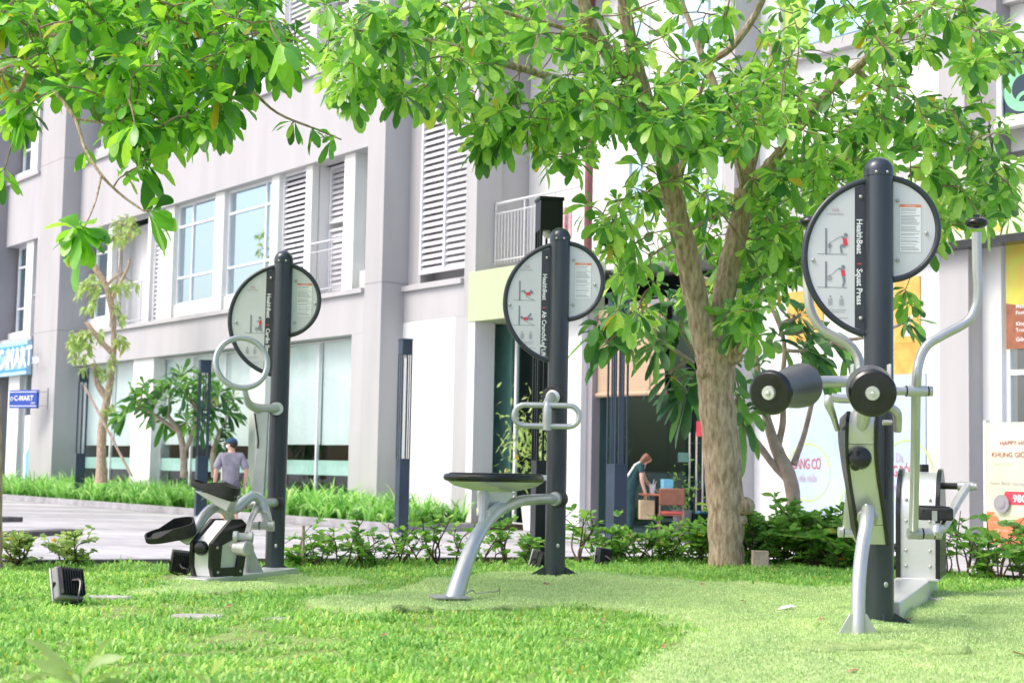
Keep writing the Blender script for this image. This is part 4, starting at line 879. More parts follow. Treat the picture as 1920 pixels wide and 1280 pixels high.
part('housing_edge', MB().prism(prof2, hc - lt * .140, ax, ZV, lt, .0295), M['black'], FH, bevel=.004); part('housing_edge', MB().prism(prof2, hc + lt * .1105, ax, ZV, lt, .0295), M['black'], FH, bevel=.004)
m = MB()
for zz in (.09, .19, .38, .52):
    for sx in (-.075, .075): m.ball(hc - ax * (.252 if zz < .45 else .235) + lt * sx + ZV * zz, .011, 10)
part('rivets', m, M['alu'], FH)
part('top_lug', MB().obox(hc + ZV * .725 + lt * .02 , (.05, .05, .05)), M['black'], FH, bevel=.004)
# crank and pedals
cr = hc + lt * .13 + ZV * .61; m = MB().tube([cr, cr + lt * .12], .022, 14); part('crank_axle', m, M['black'], t)
e1 = cr + lt * .12; m = MB().tube([e1 - lt * .015, e1 + lt * .085], .030, 14).tube([e1 + lt * .085, e1 + lt * .105], .022, 12); part('crank_joint', m, M['silver'], t)
pj = P(1757, 1000, 9.0); e2 = e1 + lt * .045
PA = part('pedal_arm', MB().tube([e2, e2.lerp(pj, .40) + ZV * .0, e2.lerp(pj, .8) - ZV * .02, pj + ZV * .03, pj - ZV * .005], [.029, .029, .027, .03, .034], 14, smooth=5), M['silver'], t)
pc_ = P(1749, 962, 9.25); ped = [(-.10, -.15), (.09, -.17), (.10, .12), (.03, .17), (-.08, .15), (-.10, .10)]
def pedal(c, ex, ey, parent, s=1.0, h=.075):
    q = part('pedal', MB().prism([(x * s, y * s) for x, y in ped], c - ZV * h / 2, ex, ey, ZV, h), M['rubber'], parent, bevel=.012)
    mm = MB()
    for k in range(9): mm.obox(c + ZV * (h / 2 + .003) + ey * (-.13 + k * .032) * s, (.15 * s, .010, .006), (0, 0, math.atan2(ex.y, ex.x)))
    part('tread', mm, M['rubber'], q); return q
pedal(pc_, Vector((1, -.1, 0)).normalized(), Vector((.1, 1, 0)).normalized(), t)
part('pedal_bracket', MB().obox(pc_ + Vector((-.035, -.165, -.01)), (.03, .006, .06)), M['alu'], t)
j1 = P(1700, 1000, 8.98); part('link_joint', MB().tube([P(1702, 1000, 9.0), P(1764, 1000, 9.0)], .032, 16).tube([P(1722, 1000, 9.0), P(1726, 1000, 9.0)], .034, 16), M['alu'], t)
m = MB().tube([P(1728, 1000, 9.0), P(1731, 1000, 9.0)], .0325, 16).tube([P(1750, 1000, 9.0), P(1752, 1000, 9.0)], .0335, 16); part('joint_ring', m, M['black'], t)
hr = [(1831, 436, .3), (1832, 500, .3), (1834, 550, .3), (1828, 580, .3), (1812, 604, .29), (1765, 630, .27), (1738, 648, .26), (1724, 676, .25), (1718, 724, .25), (1716, 850, .45), (1713, 992, .70)]
H1 = part('hand_lever', MB().tube([p(*c) for c in hr], .0265, 18, smooth=5), M['silver'], t)
part('grip_knob', MB().ball(p(1831, 418, .3), .064, 22, (1, 1, .52)).tube([p(1831, 408, .3), p(1831, 403, .3)], .02, 10), M['black'], H1)
hl = [(1516, 432, .3), (1514, 500, .3), (1515, 545, .3), (1521, 585, .3), (1543, 618, .29), (1586, 642, .27), (1606, 664, .26), (1613, 690, .25), (1612, 730, .25), (1600, 860, .45), (1588, 992, .70)]
H2 = part('hand_lever', MB().tube([p(*c) for c in hl], .0265, 18, smooth=5), M['silver'], t)
part('grip_knob', MB().ball(p(1520, 416, .3), .064, 22, (1, 1, .52)), M['black'], H2)
part('axle', MB().tube([p(1596, 733, .25), p(1748, 733, .25)], .0235, 16).tube([p(1700, 733, .25), p(1738, 733, .25)], .030, 16).tube([p(1741, 733, .25), p(1748, 733, .25)], .029, 16), M['silver'], t)
part('axle_ring', MB().tube([p(1698, 733, .25), p(1700, 733, .25)], .031, 16).tube([p(1738, 733, .25), p(1741, 733, .25)], .0285, 16), M['black'], t)
part('axle_mount', MB().box(p(1640, 722, .07), p(1660, 744, .26)), M['post'], t)
part('link_joint', MB().tube([P(1572, 997, 8.97), P(1612, 997, 8.97)], .030, 16), M['silver'], t); part('joint_ring', MB().tube([P(1580, 997, 8.97), P(1582, 997, 8.97)], .031, 16), M['black'], t)
cl = hc - lt * .13 + ZV * .20; part('crank_axle', MB().tube([cl, cl - lt * .10], .022, 12), M['black'], t)
part('pedal_arm', MB().tube([cl - lt * .08, P(1640, 1050, 9.4), P(1604, 1000, 8.97)], .027, 12, smooth=5), M['silver'], t)

# ---------------------------------------------------------------- middle: ab crunch bench
Y0 = 11.07; b0 = P(1040, 1080, Y0); H0 = P(1053, 427, Y0).z - b0.z
t = thing('ab_crunch_station', b0, 'charcoal post station with a round bench seat on a curved silver leg', 'exercise machine')
station(t, b0.x, Y0, b0.z, H0, .0725, 'Ab Crunch/Leg Lift', [(-.285, .015, 'crunch'), (-.285, -.165, 'legs')], lx=.388, rx=.312)
zc = P(1044, 746, Y0).z
part('handle_flange', MB().lathe((b0.x - .03, Y0 - .066, zc), (-.3, -1, 0), [(0, .085), (.018, .085), (.022, .075)], 26), M['rubber'], t); part('handle_collar', MB().lathe((b0.x - .035, Y0 - .085, zc), (-.3, -1, 0), [(0, .052), (.012, .052), (.016, .045)], 26), M['brushed'], t)
hh = P(1026, 763, Y0 - .36); part('handle_stem', MB().tube([Vector((b0.x - .04, Y0 - .09, zc)), Vector((b0.x - .055, Y0 - .2, zc + .0)), Vector((hh.x, hh.y + .06, hh.z + .02)), hh, P(1025, 806, Y0 - .36)], [.030, .030, .031, .031, .031], 16, smooth=4), M['silver'], t)
lp = []
for (cx_, a0, a1) in ((1067, -math.pi / 2, math.pi / 2), (983, math.pi / 2, 3 * math.pi / 2)):
    for a in np.linspace(a0, a1, 12): lp.append(P(cx_ + 19 * math.cos(a), 779 - 19.5 * math.sin(a) + (cx_ - 1025) * .02, Y0 - .36))
part('handle_loop', MB().tube(lp, .0195, 12, closed=True), M['silver'], t)
# bench
bc = P(933, 902, 10.25); bd = Vector((.62, .78, 0)).normalized(); bl = Vector((bd.y, -bd.x, 0)); pts = []
for k in range(40):
    a = 2 * math.pi * k / 40; x, y = .40 * math.cos(a), .30 * math.sin(a); x = min(x, .36); pts.append((x * (1 if x > 0 else 1), y * (1 - .12 * math.cos(a))))
part('seat_pad', MB().prism(pts, bc + ZV * .0, bd, bl, ZV, .048), M['black'], t, bevel=.02)
part('seat_top', MB().prism([(x * .9, y * .9) for x, y in pts], bc + ZV * .048, bd, bl, ZV, .006), M['rubber'], t, bevel=.003)
lo = []; vs = [];
for (s_, z_) in ((.93, -.002), (.80, -.03), (.52, -.055), (.25, -.07)): lo.append((s_, z_))
n = len(pts)
for (s_, z_) in lo: vs += [bc + bd * x * s_ + bl * y * s_ + ZV * z_ for x, y in pts]
fs = [(i * n + k, i * n + (k + 1) % n, (i + 1) * n + (k + 1) % n, (i + 1) * n + k) for i in range(3) for k in range(n)] + [tuple(3 * n + k for k in range(n))]
part('seat_pan', MB().add(vs, fs), M['brushed'], t)
part('warning_label', MB().obox(bc + bd * .30 + ZV * .03 - bl * 0 + Vector((.03, -.245, 0)), (.22, .004, .034), (0, 0, -.28)), M['panel'], t)
ft = P(848, 1122, 9.35); leg = [ft - ZV * .04, P(868, 1070, 9.42), P(892, 1010, 9.55), P(925, 965, 9.85), P(968, 941, 10.3), P(1005, 936, 10.7), P(1036, 935, 10.98)]
part('bench_leg', MB().tube(leg, [.062, .052, .044, .040, .038, .037, .037], 20, smooth=6), M['silver'], t)
part('leg_collar', MB().lathe(P(1042, 935, 11.0), (P(1036, 935, 10.98) - P(1005, 936, 10.7)), [(-.03, .045), (-.01, .052), (.05, .052)], 24).join(MB()), M['silver'], t)
part('leg_flange', MB().lathe(P(1050, 935, 11.03), (P(1036, 935, 10.98) - P(1005, 936, 10.7)), [(-.05, .060), (.005, .060)], 24), M['rubber'], t)
tx = MB(); a1 = P(907, 928, 9.95); a2 = P(905, 985, 9.65); a3 = P(945, 934, 10.15)
tx.tube([a1, a1.lerp(a2, .5), a2], [.040, .026, .030], 10, smooth=3); part('brace', tx, M['silver'], t)
tx = MB().prism([(0, 0), (.26, 0), (.10, -.14), (.04, -.24)], a1 + Vector((-.02, 0, .02)), Vector((.87, .49, 0)), ZV, Vector((.49, -.87, 0)), .012).tube([a3, P(915, 962, 9.75)], .018, 8); part('gusset', tx, M['silver'], t)
part('foot_plate', MB().obox(ft + Vector((-.02, 0, .012)), (.21, .19, .014), (0, 0, .3)), M['alu'], t, bevel=.003)

# ---------------------------------------------------------------- left: cardio stepper
Y0 = 11.96; b0 = P(514, 1076, Y0); H0 = P(530, 470, Y0).z - b0.z
t = thing('cardio_stepper_station', b0, 'charcoal post station with steering ring, two black foot pedals and a silver drive box', 'exercise machine')
station(t, b0.x, Y0, b0.z, H0, .0725, 'Cardio Stepper', [(-.24, -.10, 'step')], lx=.405, rx=.285)
p = lambda px, py, dy=0.0: P(px, py, Y0 + dy)
rc = p(453, 680, -.45); rn = Vector((.35, -1, .22)).normalized(); _, ru, rv = frame_of(rn)
part('steering_ring', MB().tube([rc + (ru * math.cos(a) + rv * math.sin(a)) * .192 for a in np.linspace(0, 2 * math.pi, 57)[:-1]], .0225, 14, closed=True), M['silver'], t)
part('ring_stem', MB().tube([p(459, 731, -.42), p(462, 745, -.41), p(468, 758, -.36), p(482, 765, -.28), p(500, 766, -.17), p(518, 766, -.08)], [.020, .022, .031, .036, .036, .036], 16, smooth=5), M['silver'], t)
part('stem_flange', MB().lathe(p(518, 766, -.06), (-.2, -1, 0), [(0, .062), (.016, .062)], 22), M['rubber'], t); part('stem_collar', MB().lathe(p(518, 766, -.075), (.3, -1, 0), [(-.01, .052), (.03, .050)], 22), M['brushed'], t)
# slanted flat column
m = MB(); cA, cB, cC = p(494, 772, -.2), p(489, 845, -.24), p(478, 935, -.32)
m.prism([(cA.x - .075, cA.z), (cA.x + .045, cA.z), (cB.x + .045, cB.z), (cC.x + .055, cC.z), (cC.x - .045, cC.z), (cB.x - .035, cB.z), (cA.x - .055, cA.z - .12)], (0, cB.y - .02, 0), XV, ZV, YV, .055); part('slanted_column', m, M['silver'], t, bevel=.006)
part('cable', MB().tube([p(478, 775, -.3), p(481, 800, -.28), p(484, 825, -.28), p(483, 840, -.28)], .006, 6, smooth=4), M['black'], t)
# pivot tubes and links
m = MB().tube([p(522, 942, -.03), p(500, 942, -.16), p(470, 944, -.28), p(448, 950, -.34)], .034, 16, smooth=3); part('pivot_tube', m, M['silver'], t)
part('pivot_flange', MB().lathe(p(519, 942, -.055), (-.3, -1, 0), [(-.02, .058), (.02, .058)], 22), M['rubber'], t)
m = MB().tube([p(430, 984, -.52), p(512, 986, -.55)], .030, 14).tube([p(503, 986, -.55), p(514, 986, -.55)], .038, 14); part('cross_tube', m, M['alu'], t)
m = MB()
for px in (436, 486, 503): m.tube([p(px, 985, -.54), p(px + 1.6, 985, -.54)], .0335, 14)
for px in (461, 478): m.tube([p(px, 945, -.42), p(px + 1.6, 945, -.42)], .037, 14)
part('joint_ring', m, M['black'], t)
m = MB().tube([p(452, 946, -.40), p(494, 944, -.44)], .034, 14); part('cross_tube', m, M['alu'], t)
part('link_arm', MB().tube([p(482, 950, -.5), p(470, 975, -.8), p(464, 1002, -1.16)], [.028, .020, .022], 10, smooth=3).tube([p(492, 940, -.5), p(498, 965, -.52), p(500, 985, -.55)], [.03, .022, .03], 10, smooth=3).tube([p(494, 958, -.55), p(502, 962, -.56), p(506, 975, -.56)], .008, 6), M['alu'], t)
part('crank_tube', MB().tube([p(437, 1006, -1.22), p(474, 1008, -1.2)], .032, 14).tube([p(438, 1006, -1.22), p(446, 1006, -1.22)], .041, 14).tube([p(466, 1007, -1.2), p(474, 1007, -1.2)], .039, 14), M['alu'], t)
part('crank_disc', MB().lathe(p(460, 1028, -1.26), (.8, -.6, 0), [(-.09, .045), (-.02, .05), (.0, .052), (.03, .052), (.038, .042)], 24).tube([p(434, 1022, -1.1), p(450, 1026, -1.24)], .02, 10), M['alu'], t)
# pedals' arms
def garm(pts, r=.038): return MB().tube([p(*c) for c in pts], r, 14, smooth=6)
A1 = part('pedal_arm', garm([(352, 1004, -1.0), (366, 992, -.92), (382, 968, -.82), (398, 953, -.74), (414, 951, -.66), (428, 964, -.60), (434, 984, -.55)]), M['silver'], t)
A2 = part('pedal_arm', garm([(404, 926, -.80), (424, 950, -.74), (440, 954, -.68), (456, 941, -.60), (474, 930, -.53), (488, 937, -.50), (497, 960, -.50), (502, 982, -.53)]), M['silver'], t)
def foot(c, ex, ey, ez, L, W, arm, rim=.07):
    n = 26; out = []
    for k in range(n):
        a = 2 * math.pi * k / n; x = math.cos(a); y = math.sin(a); out.append((L / 2 * (abs(x) ** .75) * np.sign(x), W / 2 * (abs(y) ** .6) * np.sign(y) * (1.0 - .16 * max(0, -x))))
    vs = []; 
    def ringv(s, z, hmod=0): 
        return [c + ex * x * s + ey * y * s + ez * (z + hmod * (1 if x > L * .1 else (.35 if x > -L * .2 else 0.0))) for x, y in out]
    hs = rim
    rings = [ringv(.96, -.012), ringv(1.0, 0.0), ringv(1.0, .035, hs * .75), ringv(.93, .035, hs * .75), ringv(.91, .008)]
    for r in rings: vs += r
    fs = [(i * n + k, i * n + (k + 1) % n, (i + 1) * n + (k + 1) % n, (i + 1) * n + k) for i in range(4) for k in range(n)]; fs += [tuple(range(n - 1, -1, -1)), tuple(4 * n + k for k in range(n))]
    q = part('foot_pedal', MB().add(vs, fs), M['rubber'], t)
    m = MB()
    for k in range(-5, 6): 
        cc = c + ey * (k * W * .07) + ez * .011; m.tube([cc - ex * L * .36, cc + ex * L * .30], .006, 5)
    part('tread', m, M['rubber'], q)
    return q
e1v = Vector((.95, .10, .20)).normalized(); e2v = Vector((-.20, .86, .46)); e2v = (e2v - e1v * e2v.dot(e1v)).normalized(); foot(p(321, 1003, -1.08), e1v, e2v, e1v.cross(e2v), .36, .15, A1)
foot(p(400, 922, -.86), Vector((.90, -.28, -.30)).normalized(), Vector((.25, .96, .0)).normalized(), Vector((.28, -.05, .96)).normalized(), .37, .155, A2)
part('pedal_bracket', MB().prism([(-.17, .03), (.16, .0), (.10, -.12), (.0, -.07)], p(402, 928, -.90), Vector((.95, -.3, 0)).normalized(), ZV, Vector((.3, .95, 0)).normalized(), .10), M['silver'], t, bevel=.01)
part('pedal_bracket', MB().prism([(-.10, .02), (.10, .05), (.12, -.02), (.03, -.04)], p(342, 1010, -1.05), Vector((.95, -.3, 0)).normalized(), ZV, Vector((.3, .95, 0)).normalized(), .08), M['silver'], t, bevel=.008)
# drive box: profile in the (side, up) plane, extruded across
sx = Vector((.80, .60, 0)).normalized(); fxv = Vector((.80, -.60, 0)).normalized()
# visible narrow front face px 365..396, side face px 396..445
B0 = P(396, 1077, Y0 - 1.15); B0.z = b0.z + .055
side = Vector((.62, .785, 0)).normalized(); fr_ = Vector((-.97, .24, 0)).normalized()
pf = [(0, 0), (.24, 0), (.285, .26), (.285, .33), (.215, .385), (.15, .385), (.025, .27), (-.025, .22), (-.025, .07)]
DB = part('drive_box', MB().prism(pf, B0 + side * .02 + fr_ * .012, side, ZV, fr_, .115), M['brushed'], t, bevel=.004)
def framep(off):
    inner = [(.045, .06), (.205, .06), (.24, .25), (.235, .285), (.055, .215)]
    # frame as outer ring strip with inner opening, stitched
    outer = [(x + (.012 if x > .15 else -.015), z + (.010 if z > .15 else -.004)) for x, z in pf]
    m = MB(); no = len(outer); ni = len(inner); o = B0 + side * .02 + fr_ * off
    import mathutils
    tri = mathutils.geometry.tessellate_polygon([[Vector((x, z, 0)) for x, z in outer], [Vector((x, z, 0)) for x, z in inner]])
    allp = outer + inner; V1 = [o + side * x + ZV * z for x, z in allp]; V2 = [v + fr_ * .024 for v in V1]; N2 = len(allp)
    fs = [tuple(a) for a in tri] + [tuple(i + N2 for i in reversed(a)) for a in tri]
    fs += [(i, (i + 1) % no, (i + 1) % no + N2, i + N2) for i in range(no)] + [(no + (i + 1) % ni, no + i, no + i + N2, no + (i + 1) % ni + N2) for i in range(ni)]
    return m.add(V1 + V2, fs)
part('box_edge', framep(-.0145), M['black'], DB, angle=25); part('box_edge', framep(.1285), M['black'], DB, angle=25)
m = MB()
for (x, z) in ((.02, .03), (.225, .03), (.262, .30), (.008, .2)): m.ball(B0 + side * (.02 + x) + ZV * z - fr_ * .016, .011, 8)
part('rivets', m, M['alu'], DB)
part('tension_knob', MB().lathe(P(380, 1027, Y0 - 1.14) + Vector((0, .03, 0)), (-.25, -1, 0), [(0, .03), (.015, .05), (.045, .052), (.065, .04), (.07, .02)], 20), M['black'], DB)
# base plate
q0 = P(352, 1083, Y0 - 1.3); q0.z = b0.z + .0; q1_ = Vector((b0.x + .05, Y0 - .02, b0.z)); dd = (q1_ - q0); Lp = dd.length; dd.normalize(); dn = Vector((dd.y, -dd.x, 0))
part('base_channel', MB().prism([(-.14, -.02), (.13, -.02), (.13, .055), (-.14, .055)], q0 + dn * .02 , dn, ZV, dd, Lp), M['brushed'], t, bevel=.004)
m = MB().prism([(-.02, 0), (.10, 0), (.02, .15), (-.02, .24)], P(470, 1074, Y0 - .62), Vector((.8, .6, 0)), ZV, Vector((.6, -.8, 0)), .014).tube([P(462, 1074, Y0 - .62), P(464, 1040, Y0 - .64), P(468, 1000, Y0 - .60)], .028, 10); part('stanchion', m, M['alu'], t)
# ================================================================ TREES
def limb(mb, pts, n=14, k=5, rough=0.0):
    """pts: (px, py, Y, diameter in px)"""
    if pts[-1][1] < 0 and pts[-1][3] >= 8 and len(pts) > 3: a0, a1 = pts[-2], pts[-1]; pts = pts + [(a1[0] + (a1[0] - a0[0]) * .8, a1[1] - 90, a1[2], a1[3] * .55), (a1[0] + (a1[0] - a0[0]) * 1.3, a1[1] - 170, a1[2], 3)]
    path = [P(a, b_, c) for a, b_, c, d in pts]; rad = [d / 2 * c / F_PX * (.94 if d > 60 else 1) for a, b_, c, d in pts]
    p2 = catmull(path, k); r2 = list(np.interp(np.linspace(0, len(path) - 1, len(p2)), range(len(path)), rad))
    if rough: r2 = [r * (1 + rough * math.sin(i * 1.7) * .5 + random.uniform(-rough, rough)) for i, r in enumerate(r2)]; p2 = [q + Vector((random.uniform(-1, 1), random.uniform(-1, 1), 0)) * r * rough * .6 for q, r in zip(p2, r2)]
    mb.tube(p2, r2, n); return p2
def sample_ell(ells, dens):
    out = []
    for (cx, cy, rx, ry, w, ya, yb) in ells:
        n = max(1, int(w * dens))
        for _ in range(n):
            a = random.uniform(0, 6.283); r = math.sqrt(random.random()); out.append(P(cx + rx * r * math.cos(a), cy + ry * r * math.sin(a), random.uniform(ya, yb)))
    return out
def twigs(mb, skel, tgt, r0=.010, r1=.0035, sag=.12):
    S = np.array([list(q) for q in skel]); ax = []
    order = np.argsort([np.min(np.linalg.norm(S - np.array(list(q)), axis=1)) for q in tgt]); nodes = [Vector(q) for q in skel]; A = S.copy(); extra = []
    res = [None] * len(tgt)
    for i in order:
        q = tgt[i]; d = np.linalg.norm(A - np.array(list(q)), axis=1) ; j = int(np.argmin(d)); a = Vector(A[j]); v = q - a; L = v.length
        mid = a.lerp(q, .5) + Vector((random.uniform(-1, 1), random.uniform(-1, 1), random.uniform(-.2, 1))) * L * .13
        rr = r0 * (.5 + min(1.0, L / 1.2))
        c = catmull([a, mid, q], 3); mb.tube(c, list(np.linspace(rr, r1, len(c))), 5, caps=False)
        A = np.vstack([A, [list(x) for x in c[2:]]])
        dd = (c[-1] - c[-2]).normalized(); res[i] = (dd.x, dd.y, dd.z + .15)
    return res
def tree_thing(name, base, label, limbs, ells, dens, per, length, leafm, bark, spread=1.05, aspect=.2, droop=.35, kind='obovate', extra=None, skel_from=0, twig_r=.010, knobs=()):
    t = thing(name, base, label, 'tree'); mb = MB(); skel = []
    for i, l in enumerate(limbs):
        pp = limb(mb, l, n=18 if i == 0 else 10, rough=.05 if l[0][3] > 25 else .02); 
        if i >= skel_from: skel += pp[1:]
    for (px, py, Y, r) in knobs: mb.ball(P(px, py, Y), r, 12, (1, .8, .8))
    part('trunk', mb, bark, t)
    tg = sample_ell(ells, dens) + ([P(*e) for e in extra] if extra else [])
    tw = MB(); ax = twigs(tw, skel, tg, r0=twig_r); part('twigs', tw, M['bark2'], t, kind='stuff')
    V, Q = whorls([list(q) for q in tg], ax, per, length, spread, aspect, droop, kind)
    V = V - np.array(list(Vector(t['org'])))[None]
    np_obj('crown', np_mesh('crown', V, Q, None, leafm), t); return t
mt = [
 [(1362, 1085, 13.2, 84), (1362, 1050, 13.2, 70), (1360, 960, 13.2, 74), (1354, 860, 13.2, 74), (1344, 750, 13.2, 72), (1342, 690, 13.2, 78), (1340, 645, 13.2, 74)],
 [(1335, 672, 13.2, 60), (1312, 590, 13.15, 48), (1290, 490, 13.1, 46), (1268, 400, 13.05, 44), (1250, 310, 13.0, 40), (1232, 250, 12.9, 36), (1205, 170, 12.8, 32), (1185, 90, 12.7, 28), (1172, 20, 12.6, 26), (1165, -60, 12.5, 24)],
 [(1348, 672, 13.2, 58), (1352, 590, 13.25, 44), (1372, 480, 13.35, 42), (1390, 400, 13.4, 40), (1396, 355, 13.4, 38)],
 [(1228, 240, 12.9, 30), (1190, 160, 12.6, 28), (1140, 100, 12.3, 27), (1105, 40, 12.1, 26), (1085, -40, 12.0, 25)],
 [(1228, 250, 12.9, 24), (1150, 212, 12.5, 20), (1080, 165, 12.2, 17), (1010, 138, 12.0, 15), (940, 118, 11.8, 13), (860, 90, 11.6, 11), (770, 70, 11.4, 9), (660, 55, 11.2, 6)],
 [(1185, 115, 12.7, 14), (1120, 78, 12.4, 11), (1040, 48, 12.2, 9), (960, 28, 12.0, 7), (860, -10, 11.8, 5)],
 [(1396, 360, 13.4, 26), (1408, 300, 13.4, 26), (1425, 235, 13.5, 22), (1440, 160, 13.6, 16), (1450, 80, 13.7, 12)],
 [(1394, 350, 13.35, 14), (1385, 290, 13.2, 12), (1362, 240, 13.0, 9), (1345, 190, 12.9, 8)],
 [(1396, 370, 13.4, 28), (1430, 325, 13.3, 24), (1475, 270, 13.1, 19), (1550, 175, 12.8, 18), (1625, 110, 12.6, 15), (1690, 55, 12.4, 11), (1780, -20, 12.3, 8)],
 [(1400, 360, 13.4, 22), (1450, 318, 13.6, 17), (1520, 297, 13.8, 13), (1600, 300, 14.0, 11), (1700, 318, 14.1, 9), (1790, 330, 14.2, 6)],
 [(1395, 350, 13.4, 16), (1372, 260, 13.5, 16), (1335, 150, 13.6, 16), (1318, 110, 13.6, 14), (1300, 60, 13.6, 11), (1270, -20, 13.6, 8)],
 [(1322, 120, 13.6, 14), (1370, 90, 13.4, 15), (1415, 30, 13.3, 14), (1440, -30, 13.3, 12)],
 [(1268, 340, 13.1, 22), (1285, 280, 13.3, 18), (1300, 220, 13.5, 12), (1320, 150, 13.6, 7)],
 [(1600, 130, 12.7, 10), (1680, 180, 12.6, 8), (1750, 220, 12.6, 6), (1840, 260, 12.6, 5)],
 [(1385, 385, 13.4, 12), (1330, 410, 13.1, 9), (1280, 440, 12.7, 7), (1220, 480, 12.4, 5)],
 [(1345, 660, 13.2, 26), (1385, 655, 13.0, 20), (1400, 625, 12.8, 10), (1410, 590, 12.7, 5)],
 [(1260, 380, 13.0, 10), (1200, 370, 12.7, 8), (1140, 380, 12.4, 5)],
 [(1400, 395, 13.4, 10), (1450, 420, 13.7, 8), (1520, 440, 14.0, 5)],
]
E1 = [(660, 60, 90, 70, 20, 10.6, 12.0), (760, 60, 110, 70, 30, 10.8, 12.6), (880, 50, 110, 65, 30, 11, 13.4), (1000, 40, 110, 60, 26, 11, 13.5), (668, 160, 50, 45, 9, 10.8, 11.6), (770, 165, 55, 35, 8, 11, 12),
      (880, 150, 90, 60, 22, 11, 12.8), (925, 240, 45, 50, 12, 11.2, 12.2), (1010, 210, 80, 70, 26, 11.2, 13), (1070, 265, 70, 40, 13, 11.4, 13), (1110, 160, 90, 80, 26, 11.2, 13.2),
      (1150, 60, 90, 70, 12, 11.2, 14), (1220, 200, 110, 60, 26, 11, 13), (1310, 240, 110, 60, 26, 11, 13.5), (1330, 120, 80, 50, 8, 12, 14), (1130, 400, 45, 45, 6, 11.8, 13), (1190, 450, 70, 80, 17, 11.8, 14), (1200, 560, 60, 60, 9, 12.2, 14.4),
      (1290, 370, 80, 50, 10, 11.8, 14.6), (1340, 500, 40, 60, 8, 13.6, 14.6), (1410, 200, 100, 70, 26, 11.4, 14), (1470, 110, 90, 70, 15, 12, 14.4), (1480, 380, 80, 80, 26, 12.6, 15), (1450, 500, 60, 70, 20, 12.8, 15), (1560, 320, 110, 60, 30, 12, 15),
      (1560, 200, 90, 80, 20, 11.6, 14.5), (1620, 60, 130, 70, 26, 11.2, 13.8), (1760, 70, 120, 70, 30, 11, 13.4), (1860, 90, 50, 60, 12, 10.8, 12.4), (1700, 250, 100, 60, 20, 11.6, 14), (1800, 240, 90, 50, 18, 11.2, 13.4), (1800, 345, 100, 45, 22, 11.8, 14.4),
      (1730, 420, 60, 40, 9, 12.4, 14.6), (1860, 390, 50, 40, 9, 11.8, 14), (1385, 610, 45, 35, 10, 12.3, 13.1), (1220, 340, 40, 40, 6, 12, 13), (1300, 30, 120, 40, 9, 11.5, 13), (1500, 30, 60, 30, 5, 12, 13), (1700, 565, 25, 30, 3, 12.6, 13.2)]
E1b = [(1110, 170, 80, 70, 12, 11, 12.6), (1230, 190, 110, 60, 12, 11, 12.4), (1320, 230, 90, 60, 12, 11, 12.6), (1430, 190, 90, 60, 12, 11.2, 13), (1480, 420, 60, 60, 14, 12.8, 14.6), (1150, 470, 45, 60, 6, 11.8, 13.4), (1420, 530, 40, 40, 8, 12.6, 14), (1850, 330, 60, 50, 8, 12, 13.6), (700, 90, 70, 60, 10, 10.8, 12), (1440, 440, 70, 90, 26, 13.4, 15), (1330, 400, 60, 80, 12, 13.8, 15), (1300, 520, 50, 50, 6, 13.8, 15), (1560, 280, 100, 70, 18, 12, 14.6), (1680, 200, 100, 60, 14, 11.6, 14), (1620, 330, 90, 40, 14, 12, 15), (1800, 390, 90, 40, 14, 12, 14.6), (900, -70, 280, 60, 60, 10.8, 14.5), (1300, -90, 260, 70, 60, 11, 15), (1650, -80, 240, 60, 50, 11, 14)]
mtree = tree_thing('broadleaf_tree', P(1362, 1068, 13.2), 'large pale-barked tree forking in two low down, spreading its crown over the stations', mt, E1 + E1b, 1.25, (7, 11), (.11, .20), M['leaf'], M['bark'], skel_from=3, aspect=.235, knobs=[(1394, 948, 13.15, .10), (1386, 975, 13.15, .07), (1372, 668, 13.1, .10), (1318, 700, 13.1, .06)])
nl = [
 [(-36, 1080, 11.3, 84), (-34, 1000, 11.3, 78), (-35, 800, 11.3, 76), (-50, 500, 11.2, 72), (-70, 300, 11.0, 62), (-70, 170, 10.7, 50), (-40, 110, 10.2, 34)],
 [(-60, 190, 10.6, 26), (-20, 110, 9.9, 18), (0, 66, 9.5, 13), (70, 66, 9.2, 12), (160, 72, 9.1, 11), (280, 86, 9.0, 9), (380, 112, 8.9, 7), (460, 160, 8.8, 6), (520, 212, 8.8, 5), (600, 245, 8.8, 4), (640, 262, 8.8, 3)],
 [(-60, 230, 10.4, 22), (0, 176, 9.6, 12), (36, 170, 9.4, 11), (66, 122, 9.2, 10), (160, 97, 9.0, 8), (240, 60, 9.0, 6)],
 [(-40, 160, 10.2, 14), (0, 132, 9.0, 9), (40, 122, 8.7, 8), (90, 160, 8.5, 7), (138, 218, 8.4, 7), (160, 280, 8.3, 6), (190, 328, 8.2, 6), (228, 366, 8.2, 5), (270, 396, 8.2, 4)],
 [(190, 330, 8.2, 5), (178, 380, 7.9, 4), (158, 426, 7.6, 4)],
 [(138, 222, 8.4, 5), (200, 232, 8.4, 4), (260, 240, 8.4, 3)],
 [(300, 90, 9.0, 6), (420, 60, 9.0, 5), (520, 40, 9.1, 4), (560, 90, 9.1, 3)],
 [(-50, 180, 10.5, 20), (-10, 40, 10.2, 13), (60, -10, 10, 9), (160, -40, 10, 6)],
]
